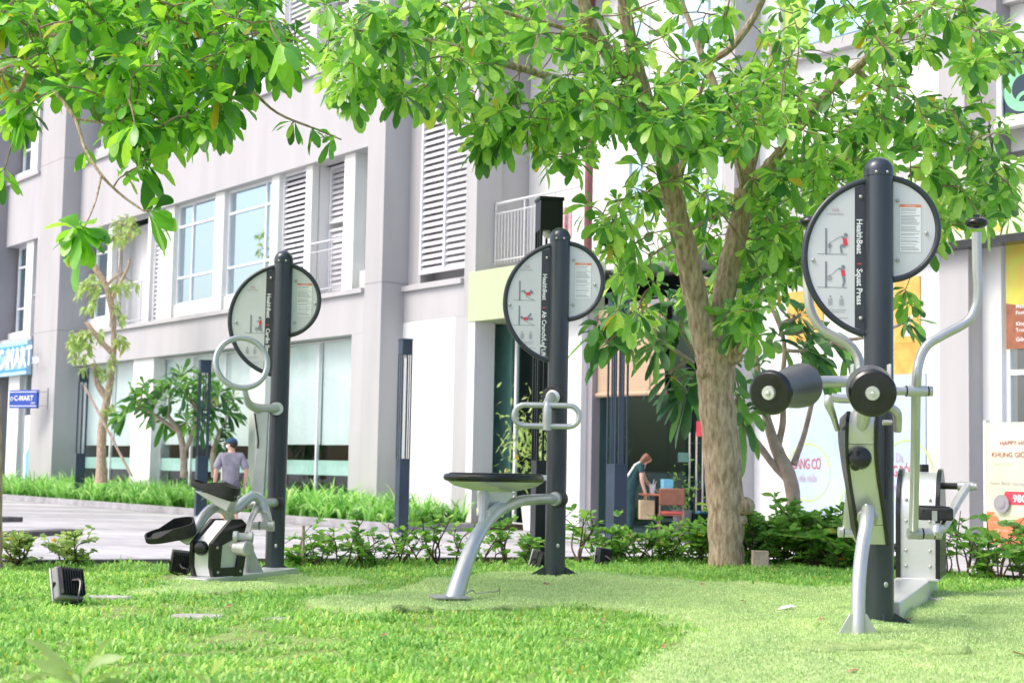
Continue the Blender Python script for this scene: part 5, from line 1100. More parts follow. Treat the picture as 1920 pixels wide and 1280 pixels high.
E2 = [(150, -60, 260, 60, 40, 8.4, 11), (430, -50, 140, 50, 18, 8.2, 10.5), (-120, 60, 90, 120, 26, 9, 12), (80, 30, 120, 50, 22, 8.2, 10.6), (230, 30, 130, 50, 24, 8.0, 10.6), (380, 35, 110, 55, 22, 8.0, 10.4), (490, 60, 70, 60, 11, 8.0, 10), (60, 130, 90, 40, 10, 8.2, 10.6), (190, 140, 90, 45, 14, 8.0, 10), (320, 150, 100, 45, 17, 8, 10), (430, 130, 60, 60, 9, 8.2, 9.8),
      (22, 215, 28, 40, 4, 8.4, 9.4), (250, 215, 50, 30, 6, 8.0, 8.9), (370, 225, 55, 28, 6, 8.2, 9.2), (300, 240, 40, 30, 4, 8.2, 9), (540, 105, 25, 35, 3, 8.6, 9.3)]
X2 = [(152, 432, 7.6), (150, 436, 7.5), (156, 440, 7.55), (146, 430, 7.5), (228, 245, 8.3), (268, 310, 8.2), (235, 328, 8.2), (290, 395, 8.2), (283, 300, 8.3), (545, 235, 8.8), (590, 250, 8.8), (620, 262, 8.8), (160, 290, 8.3), (5, 330, 8.8), (555, 60, 9)]
tree_thing('broadleaf_tree', P(-36, 1066, 11.3), 'big-leaved tree at the left edge, its branches hanging into the upper left corner', nl, E2, 2.1, (6, 9), (.11, .185), M['leafnear'], M['bark'], skel_from=1, extra=X2, aspect=.24, droop=.45)
# slim pruned tree in the planting bed
sy = 42.0
sl_ = [[(190, 905, sy, 24), (190, 860, sy, 17), (192, 800, sy, 17), (202, 740, sy, 14), (212, 680, sy, 11), (213, 610, sy, 10), (206, 560, sy, 13), (196, 530, sy, 11), (180, 505, sy, 12), (175, 492, sy, 9)],
       [(200, 745, sy, 14), (184, 722, sy, 12), (177, 695, sy, 9), (179, 682, sy, 5)], [(209, 660, sy, 11), (188, 638, sy, 9), (168, 612, sy, 8), (160, 605, sy, 6)], [(208, 562, sy, 10), (226, 530, sy, 7), (240, 500, sy, 6), (243, 484, sy, 4)],
       [(216, 545, sy, 5), (226, 480, sy, 3), (224, 420, sy, 3)], [(200, 535, sy, 6), (215, 520, sy, 5), (232, 510, sy, 4)]]
E3 = [(222, 430, 38, 28, 26, sy - .8, sy + .8), (165, 545, 22, 35, 20, sy - .6, sy + .6), (148, 650, 22, 30, 20, sy - .6, sy + .6), (165, 625, 30, 14, 10, sy - .5, sy + .5), (232, 535, 25, 12, 8, sy - .5, sy + .5), (225, 585, 12, 22, 6, sy - .4, sy + .4), (222, 640, 20, 12, 6, sy - .4, sy + .4), (205, 690, 22, 25, 9, sy - .4, sy + .4), (170, 690, 20, 20, 5, sy - .4, sy + .4), (205, 750, 12, 30, 4, sy - .4, sy + .4)]
tree_thing('pruned_tree', P(190, 900, sy), 'slim pruned tree with sparse pale leaves in the planting bed, propped by a stake', sl_, E3, 1.5, (6, 9), (.13, .20), M['leafpale'], M['bark'], aspect=.22, droop=.6, kind='lance', twig_r=.02)
m = MB().tube([P(158, 722, sy - .5), P(247, 892, sy - 1.2)], .035, 8); solo('tree_stake', m, M['bark3'], 'leaning wooden stake propping the slim pruned tree', 'stake', loc=P(247, 892, sy - 1.2))
# frangipanis
def frangipani(base, label, limbs, heads, length, Yj, per=(14, 19), asp=.155, drp=.55, lm='leafdark'):
    t = thing('frangipani_tree', base, label, 'tree'); mb = MB(); skel = []
    for i, l in enumerate(limbs): skel += limb(mb, l, n=12, rough=.03)
    hp = [P(a, b_, c + random.uniform(-Yj, Yj)) for a, b_, c in heads]; S = np.array([list(s) for s in skel]); ax = []
    cen = np.mean(np.array([list(h) for h in hp]), axis=0)
    for h in hp:
        d = np.linalg.norm(S - np.array(list(h)), axis=1); a = Vector(S[int(np.argmin(d))]); L = (h - a).length
        if L > .02:
            c = catmull([a, a.lerp(h, .5) + Vector((0, 0, -.06 * L)), h], 3); mb.tube(c, list(np.linspace(.030, .018, len(c))) if length[1] > .38 else [.02] * len(c), 7)
        v = np.array(list(h)) - cen; v = v / (np.linalg.norm(v) + 1e-6) * .8 + np.array([0, -.15, .55]); ax.append(v)
    part('trunk', mb, M['bark3'], t)
    V, Q = whorls([list(q) for q in hp], ax, per, length, 1.3, asp, drp, 'obovate', stem=.10)
    V = V - np.array(list(Vector(t['org'])))[None]; np_obj('crown', np_mesh('crown', V, Q, None, M[lm]), t); return t
fy_ = 39.5
frangipani(P(343, 885, fy_), 'bushy frangipani in the planting bed behind the lamp post and the man', [[(345, 895, fy_, 14), (344, 850, fy_, 13), (336, 810, fy_, 11), (315, 780, fy_, 8)], [(345, 850, fy_, 10), (362, 810, fy_, 8), (372, 770, fy_, 7)], [(402, 895, fy_, 12), (400, 850, fy_, 11), (410, 815, fy_, 8)], [(336, 810, fy_, 8), (290, 778, fy_, 6), (262, 762, fy_, 5)]],
           [(a, b_, fy_) for a, b_ in ((232, 775), (250, 745), (268, 722), (300, 735), (285, 765), (318, 750), (335, 720), (352, 745), (378, 705), (350, 790), (388, 745), (412, 735), (430, 770), (400, 775), (378, 790), (420, 805), (365, 765), (340, 700), (372, 728), (438, 745), (408, 830), (308, 785), (320, 715), (392, 712), (345, 732), (278, 748), (395, 760))], (.40, .58), .8, per=(18, 24), asp=.14, drp=.30, lm='leafdark')
ry = 15.6
frangipani(P(1490, 1010, ry), 'frangipani with smooth pinkish trunk in front of the pale poster, leaves in dark rosettes', [[(1490, 1030, ry, 30), (1489, 960, ry, 27), (1482, 900, ry, 28), (1458, 845, ry, 24), (1442, 800, ry, 18), (1424, 720, ry, 13), (1412, 640, ry, 11), (1390, 540, ry, 9)], [(1484, 905, ry, 18), (1450, 870, ry, 14), (1418, 828, ry - .2, 12), (1385, 792, ry - .3, 11), (1340, 740, ry - .4, 9), (1300, 660, ry - .5, 8)],
            [(1488, 870, ry, 13), (1506, 820, ry + .1, 10), (1520, 765, ry + .1, 9), (1536, 690, ry + .2, 8), (1560, 640, ry + .2, 7)], [(1455, 850, ry, 15), (1468, 790, ry, 12), (1466, 720, ry, 10), (1470, 640, ry, 8), (1440, 560, ry, 7)], [(1300, 680, ry - .5, 8), (1240, 640, ry - .7, 7), (1180, 610, ry - .8, 6)], [(1412, 640, ry, 9), (1420, 540, ry + .2, 8), (1410, 440, ry + .3, 7)]],
           [(a, b_, ry + d) for a, b_, d in ((1400, 780, -.3), (1425, 690, 0), (1515, 655, 0), (1550, 625, .3), (1592, 655, .3), (1272, 600, -.5), (1250, 560, -.3), (1288, 735, -.5), (1225, 645, -.7), (1255, 700, -.6), (1200, 585, -.6), (1150, 575, -.8), (1120, 610, -.8), (1175, 640, -.8), (1465, 630, 0), (1385, 740, -.2), (1420, 415, .3), (1400, 450, .2), (1455, 560, .2), (1390, 560, -.2), (1500, 590, .2), (1705, 600, .4), (1370, 690, -.3), (1240, 480, .3), (1190, 520, .2), (1330, 560, .3), (1540, 690, .2), (1510, 620, .1), (1262, 625, -.5), (1300, 700, -.5), (1235, 590, -.6), (1170, 600, -.7), (1135, 640, -.8))], (.27, .38), .15, per=(11, 15))

# ================================================================ SHRUBS along the lawn edge
def shrub_proto(seed, H, W, nst, leafL, m, dens=1.0, aspect=.26):
    rs = np.random.default_rng(seed); t = bpy.data.objects.new('low_shrub', None); COL.objects.link(t); t['org'] = [0, 0, 0]
    st = MB(); pos = []; dr = []
    for k in range(nst):
        a = rs.uniform(0, 6.28); sp = rs.uniform(.25, 1) * W / 2; h = H * rs.uniform(.40, 1.05)
        p0 = Vector((rs.uniform(-.03, .03), rs.uniform(-.03, .03), -.02)); p3 = Vector((math.cos(a) * sp, math.sin(a) * sp, h)); p1 = p0.lerp(p3, .35) + Vector((rs.uniform(-.05, .05), rs.uniform(-.05, .05), 0)); p2 = p0.lerp(p3, .7) + Vector((rs.uniform(-.05, .05), rs.uniform(-.05, .05), .02))
        c = catmull([p0, p1, p2, p3], 4); st.tube(c, list(np.linspace(.009, .003, len(c))), 6, caps=False)
        for j in range(int(4 * dens) + 1):
            i = rs.integers(len(c) // 4 if dens > .8 else len(c) // 2, len(c)); q = c[i] + Vector((rs.uniform(-.14, .14), rs.uniform(-.14, .14), rs.uniform(-.03, .11))); st.tube([c[i - 1], q], [.004, .002], 4, caps=False)
            for _ in range(int(6 * dens)): 
                u = rs.random(); pos.append(list(c[i - 1].lerp(q, .35 + .65 * u))); v = rs.normal(size=3); v[2] = abs(v[2]) * .5 + .1; dr.append(v)
    part('stems', st, M['stem'], t)
    V, Q = leaves(np.array(pos), np.array(dr), rs.uniform(.7, 1.25, len(pos)) * leafL, aspect, .15, 'simple')
    np_obj('foliage', np_mesh('foliage', V, Q, None, m), t); return t
protos = {'twiggy': [shrub_proto(s, .40, .62, 4, .080, M['shrub'], .75, .32) for s in (1, 2, 3)], 'leafy': [shrub_proto(s, .48, .70, 5, .088, M['shrub'], 1.2, .30) for s in (4, 5, 6)], 'dense': [shrub_proto(s, .56, .78, 6, .098, M['shrub'], 1.9, .26) for s in (7, 8, 9)], 'pale': [shrub_proto(s, .27, .30, 7, .055, M['leafpale'], 1.6, .30) for s in (10, 11)], 'upright': [shrub_proto(s, .64, .46, 5, .10, M['shrub'], .8, .28) for s in (12, 13)]}
used = set(); ORD = ['first', 'second', 'third', 'fourth', 'fifth', 'sixth', 'seventh', 'eighth', 'ninth', 'tenth', 'eleventh', 'twelfth', 'thirteenth', 'fourteenth']
LS = 'leafy'
def place_shrub(kind, i, px, dy, sc, label, group):
    pr = protos[kind][i % len(protos[kind])]
    if pr.name in used: t = copy_tree(pr)
    else: t = pr; used.add(pr.name)
    Yy = 12.5
    for _ in range(4):
        X = P(px, 1050, Yy).x; Yy = float(edge_y(X)) - dy
    t.location = (P(px, 1050, Yy).x, Yy, float(lawn_h(P(px, 1050, Yy).x, Yy))); t.scale = (sc, sc, sc * random.uniform(.70, .95)); t.rotation_euler = (0, 0, random.uniform(0, 6.28))
    tag(t, label, 'shrub', group); t['org'] = list(t.location)
gr = 'low shrubs in a row along the lawn edge'
for k, px in enumerate((30, 132)): place_shrub('pale', k, px, .12, 1.0, ['small pale green shrub at the lawn edge nearest the left border', 'small pale green shrub at the lawn edge behind the leaning floodlight'][k], gr)
zone = [(560, 'leafy', .85), (600, 'leafy', .8), (640, 'twiggy', 1.0), (675, 'twiggy', 1.1), (712, 'leafy', .75), (750, 'twiggy', 1.05), (785, 'twiggy', .95), (822, 'twiggy', 1.1), (862, 'twiggy', 1.0), (905, 'twiggy', .95), (950, 'twiggy', 1.05), (992, 'leafy', .85)]
for k, (px, kd, sc) in enumerate(zone): place_shrub(kd, k, px, .18 + .06 * (k % 3), sc, f'{ORD[k]} {"leafy" if kd == "leafy" else "twiggy"} shrub along the lawn edge counting right from the stepper post', gr)
zone = [(1085, 'twiggy', 1.15), (1120, 'leafy', .8), (1155, 'leafy', .9), (1190, 'leafy', .95), (1225, 'leafy', .9), (1262, 'leafy', .95), (1300, 'leafy', 1.0), (1322, 'dense', .8)]
for k, (px, kd, sc) in enumerate(zone): place_shrub(kd, k + 1, px, .25 + .08 * (k % 3), sc, f'{ORD[k]} low shrub along the lawn edge counting right from the bench post', gr)
zone = [(1408, 'dense', .95), (1432, 'dense', 1.0), (1458, 'dense', .95), (1484, 'dense', .95), (1510, 'dense', 1.05), (1536, 'dense', 1.0), (1560, 'dense', .95), (1584, 'dense', 1.0), (1604, 'leafy', .9)]
for k, (px, kd, sc) in enumerate(zone): place_shrub(kd, k, px, .18 + .22 * (k % 2), sc, f'{ORD[k]} dense green shrub counting right from the forked tree trunk', gr)
zone = [(1676, 'leafy', .8), (1775, 'upright', .85), (1808, 'upright', 1.0), (1845, 'leafy', 1.0), (1878, 'upright', 1.0), (1912, 'leafy', 1.1)]
for k, (px, kd, sc) in enumerate(zone): place_shrub(kd, k, px, .30, sc, 'shrub glimpsed between the squat station post and its flywheel housing' if k == 0 else f'{ORD[k - 1]} upright shrub counting right from the elliptical trainer', gr)
for k in protos:
    for pr in protos[k]:
        if pr.name not in used:
            for c in children(pr): bpy.data.objects.remove(c)
            bpy.data.objects.remove(pr)

# ================================================================ GROUND COVER
def blades(x, y, z, L, W, lean, seg=2, az=None):
    n = len(x); az = rng.uniform(0, 2 * np.pi, n) if az is None else az; d = np.stack([np.cos(az), np.sin(az), np.zeros(n)], 1); s = np.stack([-np.sin(az), np.cos(az), np.zeros(n)], 1)
    b = np.stack([x, y, z], 1); up = np.array([0, 0, 1.])
    t1 = b + up * (L * .62)[:, None] * np.sqrt(1 - np.clip(lean, 0, .9) ** 2)[:, None] + d * (L * lean * .45)[:, None]; t2 = b + up * (L * (1 - .55 * lean))[:, None] * .92 + d * (L * lean)[:, None]
    w = W[:, None] / 2; V = np.stack([b - s * w * .7, b + s * w * .7, t1 + s * w, t1 - s * w, t2], 1).reshape(-1, 3)
    o = np.arange(n) * 5; return V, np.stack([o, o + 1, o + 2, o + 3], 1), np.stack([o + 3, o + 2, o + 4], 1)
def lirio():
    nc = 1150; k_ = 10; n = nc * k_; s = np.repeat(rng.uniform(-24, 5.2, nc), k_) + rng.normal(0, .035, n); y = np.repeat(rng.uniform(KY + .3, -.15, nc), k_) + rng.normal(0, .035, n)
    az = rng.uniform(0, 2 * np.pi, n); L = rng.uniform(.50, 1.2, n) * (.88 + .22 * np.sin(s * 1.9) * np.sin(s * .77 + 1) + .12 * np.sin(s * 5.3 + y * 4)); lean = rng.uniform(.45, 1.25, n)
    T = np.linspace(0, 1, 5); W = rng.uniform(.038, .062, n); d = np.stack([np.cos(az), np.sin(az), np.zeros(n)], 1); sd = np.stack([-np.sin(az), np.cos(az), np.zeros(n)], 1); b = np.stack([s, y, np.full(n, .10)], 1); V = []
    for t in T:
        c = b + d * (L * lean * (t ** 1.6) * .8)[:, None] + np.array([0, 0, 1.])[None] * (L * (t - lean * .62 * t ** 2.4))[:, None]; w = (W * (1 - t ** 3 * .95) / 2)[:, None]; V += [c - sd * w, c + sd * w]
    V = np.stack(V, 1).reshape(-1, 3); o = (np.arange(n) * 10)[:, None]; Q = np.concatenate([np.stack([o[:, 0] + 2 * i, o[:, 0] + 2 * i + 1, o[:, 0] + 2 * i + 3, o[:, 0] + 2 * i + 2], 1) for i in range(4)])
    me = np_mesh('border_plants', V, Q, None, M['lirio']); ob = np_obj('border_plants', me); ob.matrix_world = BMAT
    tag(ob, 'strap-leaved green border plants filling the bed along the building', 'ground cover', kind='stuff')
lirio()
def gpoly(pts): return [(G(a, b_, 0).x, G(a, b_, 0).y) for a, b_ in pts]
T1 = gpoly([(560, 1137), (680, 1118), (800, 1096), (920, 1083), (1060, 1084), (1220, 1090), (1400, 1096), (1620, 1104), (1800, 1112), (2050, 1112), (2200, 1330), (1150, 1330), (1190, 1245), (1290, 1215), (1270, 1180), (1180, 1150), (1080, 1140), (960, 1140), (860, 1150), (760, 1152), (690, 1158), (600, 1150)])
T2 = gpoly([(318, 1088), (345, 1074), (450, 1068), (560, 1070), (680, 1082), (700, 1092), (560, 1105), (430, 1113), (300, 1118), (240, 1112)])
T3 = gpoly([(1470, 1232), (1500, 1205), (1560, 1165), (1700, 1150), (1830, 1160), (1830, 1236), (1640, 1228)])
mats = [('artificial_turf_mat', T1, .018, 'wide pale green artificial turf mat under the bench and squat stations'), ('artificial_turf_mat', T2, .012, 'narrow artificial turf strip in front of the stepper station'), ('artificial_turf_mat', T3, .026, 'square artificial turf patch lying on top around the squat station foot')]
RG = [(G(1640, 1226).y, G(1480, 1226).x, G(1820, 1226).x, .040), (G(840, 1152).y, G(690, 1150).x, G(980, 1150).x, .035), (G(900, 1100).y, G(890, 1100).x, G(1000, 1100).x, .02)]
def ridges(x, y):
    h = 0
    for (yr, xa, xb, a) in RG: h = h + a * np.exp(-((y - yr - .03 * np.sin(x * 5)) / .045) ** 2) / (1 + np.exp(-(x - xa) / .04)) / (1 + np.exp((x - xb) / .04))
    return h
def lift(x, y, base): return ridges(x, y) + lawn_h(x, y) + base + .010 * np.sin(x * 5.1 + y * 2.2) * np.sin(y * 4.3 - x) + .006 * np.sin(x * 11 + 1) 
for (nm, poly, base, lab) in mats:
    xs0, xs1 = min(a for a, _ in poly), max(a for a, _ in poly); ys0, ys1 = min(b_ for _, b_ in poly), max(b_ for _, b_ in poly); stp = .05
    gx = np.arange(xs0, xs1 + stp, stp); gy = np.arange(ys0, ys1 + stp, stp); XX, YY = np.meshgrid(gx, gy); wob = .03 * np.sin(XX * 9) * np.cos(YY * 7); inside = in_poly(XX + wob, YY + wob, poly)
    ZZ = lift(XX, YY, base); idx = -np.ones(XX.shape, int); V = []; Q = []
    for j in range(len(gy) - 1):
        for i in range(len(gx) - 1):
            if inside[j, i] and inside[j + 1, i] and inside[j, i + 1] and inside[j + 1, i + 1]:
                q = []
                for (jj, ii) in ((j, i), (j, i + 1), (j + 1, i + 1), (j + 1, i)):
                    if idx[jj, ii] < 0: idx[jj, ii] = len(V); V.append((XX[jj, ii], YY[jj, ii], ZZ[jj, ii]))
                    q.append(idx[jj, ii])
                Q.append(q)
    c = Vector((float(np.mean(gx)), float(np.mean(gy)), 0)); t = thing(nm, c, lab, 'turf mat', 'artificial turf mats')
    Vn = np.array(V) - np.array([c.x, c.y, 0]); o = np_obj('backing', np_mesh('backing', Vn, np.array(Q), None, M['turfbase']), t); sm = o.modifiers.new('thickness', 'SOLIDIFY'); sm.thickness = .045; sm.offset = -1
    area = len(Q) * stp * stp; n = int(area * (5200 if base < .022 else 6500)); fx = rng.uniform(xs0, xs1, n * 3); fy2 = rng.uniform(ys0, ys1, n * 3)
    vis = (np.abs(fx) < fy2 * .345 + .1) & (fy2 > 5.2) & in_poly(fx + .03 * np.sin(fx * 9) * np.cos(fy2 * 7), fy2, poly); fx = fx[vis][:n]; fy2 = fy2[vis][:n]; n = len(fx)
    V_, q_, t_ = blades(fx - c.x, fy2 - c.y, lift(fx, fy2, base), rng.uniform(.007, .018, n), rng.uniform(.004, .006, n), rng.uniform(.1, .9, n)); fo = np_obj('turf_fibres', np_mesh('turf_fibres', V_, q_, t_, M['turf']), t); fo['kind'] = 'stuff'
n = 330000; Yg = np.sqrt(rng.uniform(5.3 ** 2, 14.0 ** 2, n)); Xg = rng.uniform(-1, 1, n) * (Yg * .345 + .1)
jx = rng.normal(0, .07, n) + .08 * np.sin(Xg * 6.1 + Yg * 3) ; jy = rng.normal(0, .10, n) + .10 * np.sin(Xg * 4.3 - Yg * 5.2)
keep = (Yg < edge_y(Xg) - .01) & ~in_poly(Xg + jx, Yg + jy, T1) & ~in_poly(Xg + jx, Yg + jy * .5, T2) & ~((np.abs(Xg + 2.0) < .45) & (np.abs(Yg - 11.3) < .75)); Xg, Yg = Xg[keep], Yg[keep]
clump = np.sin(Xg * 7.3 + np.sin(Yg * 5.1) * 2) * np.sin(Yg * 6.7 + np.cos(Xg * 4.3) * 2) + .5 * np.sin(Xg * 17) * np.sin(Yg * 19)
bare = np.exp(-((Xg + 1.75) ** 2 / .25 + (Yg - 8.3) ** 2 / .12)) + .8 * np.exp(-((Xg + 1.2) ** 2 / .1 + (Yg - 7.2) ** 2 / .1)) + .6 * np.exp(-((Xg - .1) ** 2 / .4 + (Yg - 9.3) ** 2 / .03))
kp = rng.uniform(0, 1, len(Xg)) < np.clip(.70 + .38 * clump - .8 * bare, .12, 1); Xg, Yg, clump = Xg[kp], Yg[kp], clump[kp]; n = len(Xg)
tall = np.exp(-((edge_y(Xg) - Yg) / .5) ** 2)
V_, q_, t_ = blades(Xg, Yg, lawn_h(Xg, Yg), (.018 + .040 * rng.random(n) ** 1.6) * (1 + .6 * clump) * (1 + .6 * tall), rng.uniform(.006, .013, n), rng.uniform(.30, 1.25, n).clip(0, .98))
o = np_obj('grass', np_mesh('grass', V_, q_, t_, M['grassb'])); tag(o, 'bright green broad-bladed grass covering the lawn', 'grass', kind='stuff')

# blurred weeds close to the camera
def weed(px, py, Y, H, label, nl=8, L=.11):
    top = P(px, py, Y); base = Vector((top.x, Y, float(lawn_h(top.x, Y)))); t = thing('broadleaf_weed', base, label, 'plant', 'weeds in front of the camera')
    mid = base.lerp(top, .5) + Vector((.02, 0, 0)); part('stem', MB().tube([base, mid, top], [.004, .003, .002], 6), M['leafdark'], t)
    pos = [list(base.lerp(top, u)) for u in np.linspace(.6, 1, nl)]; d = [[math.cos(i * 2.4), math.sin(i * 2.4) * .6, .35 + .5 * (i / nl)] for i in range(nl)]
    V, Q = leaves(np.array(pos), np.array(d), np.full(nl, L) * rng.uniform(.7, 1.2, nl), .10, .25, 'lance'); V -= np.array(list(base))[None]; np_obj('leaves', np_mesh('leaves', V, Q, None, M['leafpale']), t)
weed(150, 1262, 3.9, .3, 'blurred tall weed closest to the bottom left corner', 14, .17); weed(395, 1268, 4.1, .3, 'blurred weed at the bottom edge, second from the left', 11, .12); weed(40, 1290, 3.9, .3, 'blurred low weed cut off at the bottom left corner', 6, .11)
weed(880, 1275, 4.3, .3, 'blurred grey-green weed at the bottom edge below the bench', 7, .08); weed(985, 1262, 4.6, .3, 'small blurred weed at the bottom edge right of the grey-green one', 5, .06)

# ================================================================ SMALL THINGS
def flood(px, py, w, tilt, yaw, label):
    g = G(px, py, 0); t = thing('garden_floodlight', g, label, 'floodlight', 'floodlights stuck in the lawn'); h = w * 1.15
    rm = Matrix.Translation(g + Vector((0, 0, h * .62))) @ Euler((R_(tilt), R_(8), R_(yaw))).to_matrix().to_4x4()
    part('housing', MB().box((-w / 2, -.02, -h / 2), (w / 2, .03, h / 2)).xf(rm), M['grey'] if w > .15 else M['rubber'], t, bevel=.008)
    part('glass_rim', MB().box((-w / 2 - .006, .031, -h / 2 - .006), (w / 2 + .006, .045, h / 2 + .006)).xf(rm), M['alu'], t, bevel=.004)
    m = MB()
    for k in range(9): x = -w * .42 + w * .84 * k / 8; m.box((x - .003, -.055, -h * .42), (x + .003, -.0205, h * .42))
    part('fins', m.xf(rm), M['rubber'], t)
    part('bracket', MB().tube([rm @ Vector((-w / 2 - .008, 0, 0)), g + Vector((-w / 2, 0, .02)), g + Vector((0, 0, .0)), g + Vector((w / 2, 0, .02)), rm @ Vector((w / 2 + .008, 0, 0))], .007, 6).tube([g + Vector((0, 0, .01)), g - Vector((0, 0, .08))], .010, 6), M['rubber'], t)
    part('cable', MB().tube([rm @ Vector((0, -.05, 0)), rm @ Vector((.02, -.09, -.02)), g + Vector((w * .55, -.10, .05)), g + Vector((w * .5, -.10, -.01))], [.014, .011, .005, .005], 8, smooth=4), M['black'], t)
flood(126, 1133, .16, -26, 48, 'grey floodlight leaning in the lawn at the far left'); flood(337, 1078, .13, 8, 15, 'black floodlight in the lawn beside the stepper drive box')
flood(1009, 1066, .11, 12, 60, 'small black floodlight just left of the bench post'); flood(1131, 1062, .12, -5, 20, 'black floodlight half hidden by shrubs right of the bench post')
def slabstone(px, py, w, d, label, rot=0.0):
    g = G(px, py, .0); g.z = float(lawn_h(g.x, g.y)); m = MB(); n = 9; pts = [(w / 2 * math.cos(2 * math.pi * k / n) * random.uniform(.85, 1.1), d / 2 * math.sin(2 * math.pi * k / n) * random.uniform(.8, 1.1)) for k in range(n)]
    m.prism(pts, g - ZV * .012, XV, YV, ZV, .03); solo('flat_stone', m, M['stone'], label, 'stone', 'flat stones sunk in the grass', loc=g, bevel=.008)
slabstone(375, 1163, .28, .16, 'flat pale stone in the grass below the stepper station'); slabstone(518, 1168, .17, .13, 'small pale stone in the grass right of the flat one below the stepper'); slabstone(205, 1123, .30, .14, 'flat pale stone in the grass right of the leaning floodlight'); slabstone(1752, 1126, .14, .16, 'small pale stone against the right side of the steel base channel')
def scrap(px, py, w, m, label, cat, nm, z=.03):
    g = G(px, py, z); g.z = float(lift(g.x, g.y, .018)) + .008; mb = MB(); a = random.uniform(0, 3)
    ex = Vector((math.cos(a), math.sin(a), .15)); ey = Vector((-math.sin(a), math.cos(a), .1)); P4 = [(-.5, 0, 0), (-.2, .22, .2), (.2, .2, .25), (.5, 0, .05), (.2, -.2, .18), (-.2, -.18, .1)]
    vs = [g + ex * x * w + ey * y * w + ZV * z_ * w * .5 for x, y, z_ in P4] + [g + ZV * .02 * w]; mb.add(vs, [(6, 0, 1), (6, 1, 2), (6, 2, 3), (6, 3, 4), (6, 4, 5), (6, 5, 0)])
    solo(nm, mb, m, label, cat, loc=g)
scrap(1025, 1099, .09, M['dryleaf'], 'dry brown leaf on the turf below the bench post', 'leaf', 'fallen_leaf'); scrap(1475, 1138, .12, M['whitecloth'], 'crumpled white paper scrap on the turf left of the squat station', 'litter', 'paper_scrap')
scrap(1700, 1160, .08, M['dryleaf'], 'dry leaf beside the steel base channel', 'leaf', 'fallen_leaf'); scrap(1683, 1196, .06, M['dryleaf'], 'small dry leaf right of the squat station foot plate', 'leaf', 'fallen_leaf'); scrap(1912, 1228, .08, M['dryleaf'], 'dry leaf on the turf near the right edge', 'leaf', 'fallen_leaf')
scrap(1318, 1094, .07, M['dryleaf'], 'dry leaf on the turf in front of the forked tree', 'leaf', 'fallen_leaf'); scrap(1540, 1168, .07, M['dryleaf'], 'dry leaf on the turf left of the support tube foot', 'leaf', 'fallen_leaf')
for k, (px, py, lab) in enumerate(((430, 1140, 'dry leaf in the grass below the stepper base plate'), (722, 1192, 'dry leaf in the grass left below the bench foot'), (1130, 1152, 'dry leaf at the turf seam right of the bench leg'), (1245, 1215, 'dry leaf on the turf near the bottom centre'), (1395, 1124, 'tiny dry leaf on the turf below the forked trunk'), (1600, 1255, 'dry leaf on the turf at the bottom below the squat station'), (640, 1236, 'dry leaf in the grass at the bottom left of centre'), (298, 1205, 'dry leaf in the grass at the lower left'))):
    scrap(px, py, .055, M['dryleaf'], lab, 'leaf', 'fallen_leaf')
g = G(905, 1110, .03); solo('wire_scrap', MB().tube([G(875, 1112, .04), G(885, 1105, .06), G(893, 1112, .03), G(912, 1109, .05), G(932, 1108, .04), G(936, 1102, .07), G(937, 1111, .03)], .004, 6, smooth=3), M['alu'], 'bent pale wire scrap on the turf right of the bench leg foot', 'litter')
solo('wooden_peg', MB().box(P(1412, 1032, 12.9), P(1438, 1068, 13.0)), M['bark3'], 'short square wooden peg beside the forked tree trunk', 'peg', bevel=.004)
solo('garden_stake', MB().tube([P(569, 985, 12.4), P(568, 1062, 12.4)], .012, 8), M['bark3'], 'thin upright stake among the shrubs right of the stepper post', 'stake')

# ================================================================ PEOPLE
def skin_mesh(name, nodes, edges, m, parent=None, sub=2, root=0, label=None):
    me = bpy.data.meshes.new(name); me.from_pydata([n_[0] for n_ in nodes], edges, []); ob = bpy.data.objects.new(name, me); COL.objects.link(ob)
    md = ob.modifiers.new('skin', 'SKIN'); md.use_smooth_shade = True; ss = ob.modifiers.new('sub', 'SUBSURF'); ss.levels = sub; ss.render_levels = sub
    if not me.skin_vertices: bpy.context.view_layer.update()
    sv = me.skin_vertices[0].data if me.skin_vertices else None
    for i, n_ in enumerate(nodes): r = n_[1]; sv[i].radius = (r, r) if not isinstance(r, tuple) else r; sv[i].use_root = (i == root)
    dg = bpy.context.evaluated_depsgraph_get(); dg.update(); m2 = bpy.data.meshes.new_from_object(ob.evaluated_get(dg)); m2.name = name
    o2 = bpy.data.objects.new(name, m2); bpy.data.objects.remove(ob); bpy.data.meshes.remove(me); COL.objects.link(o2); m2.materials.clear(); m2.materials.append(m)
    for p_ in m2.polygons: p_.use_smooth = True
    if parent is not None: o2.parent = parent
    if label: o2['label'] = label
    return o2
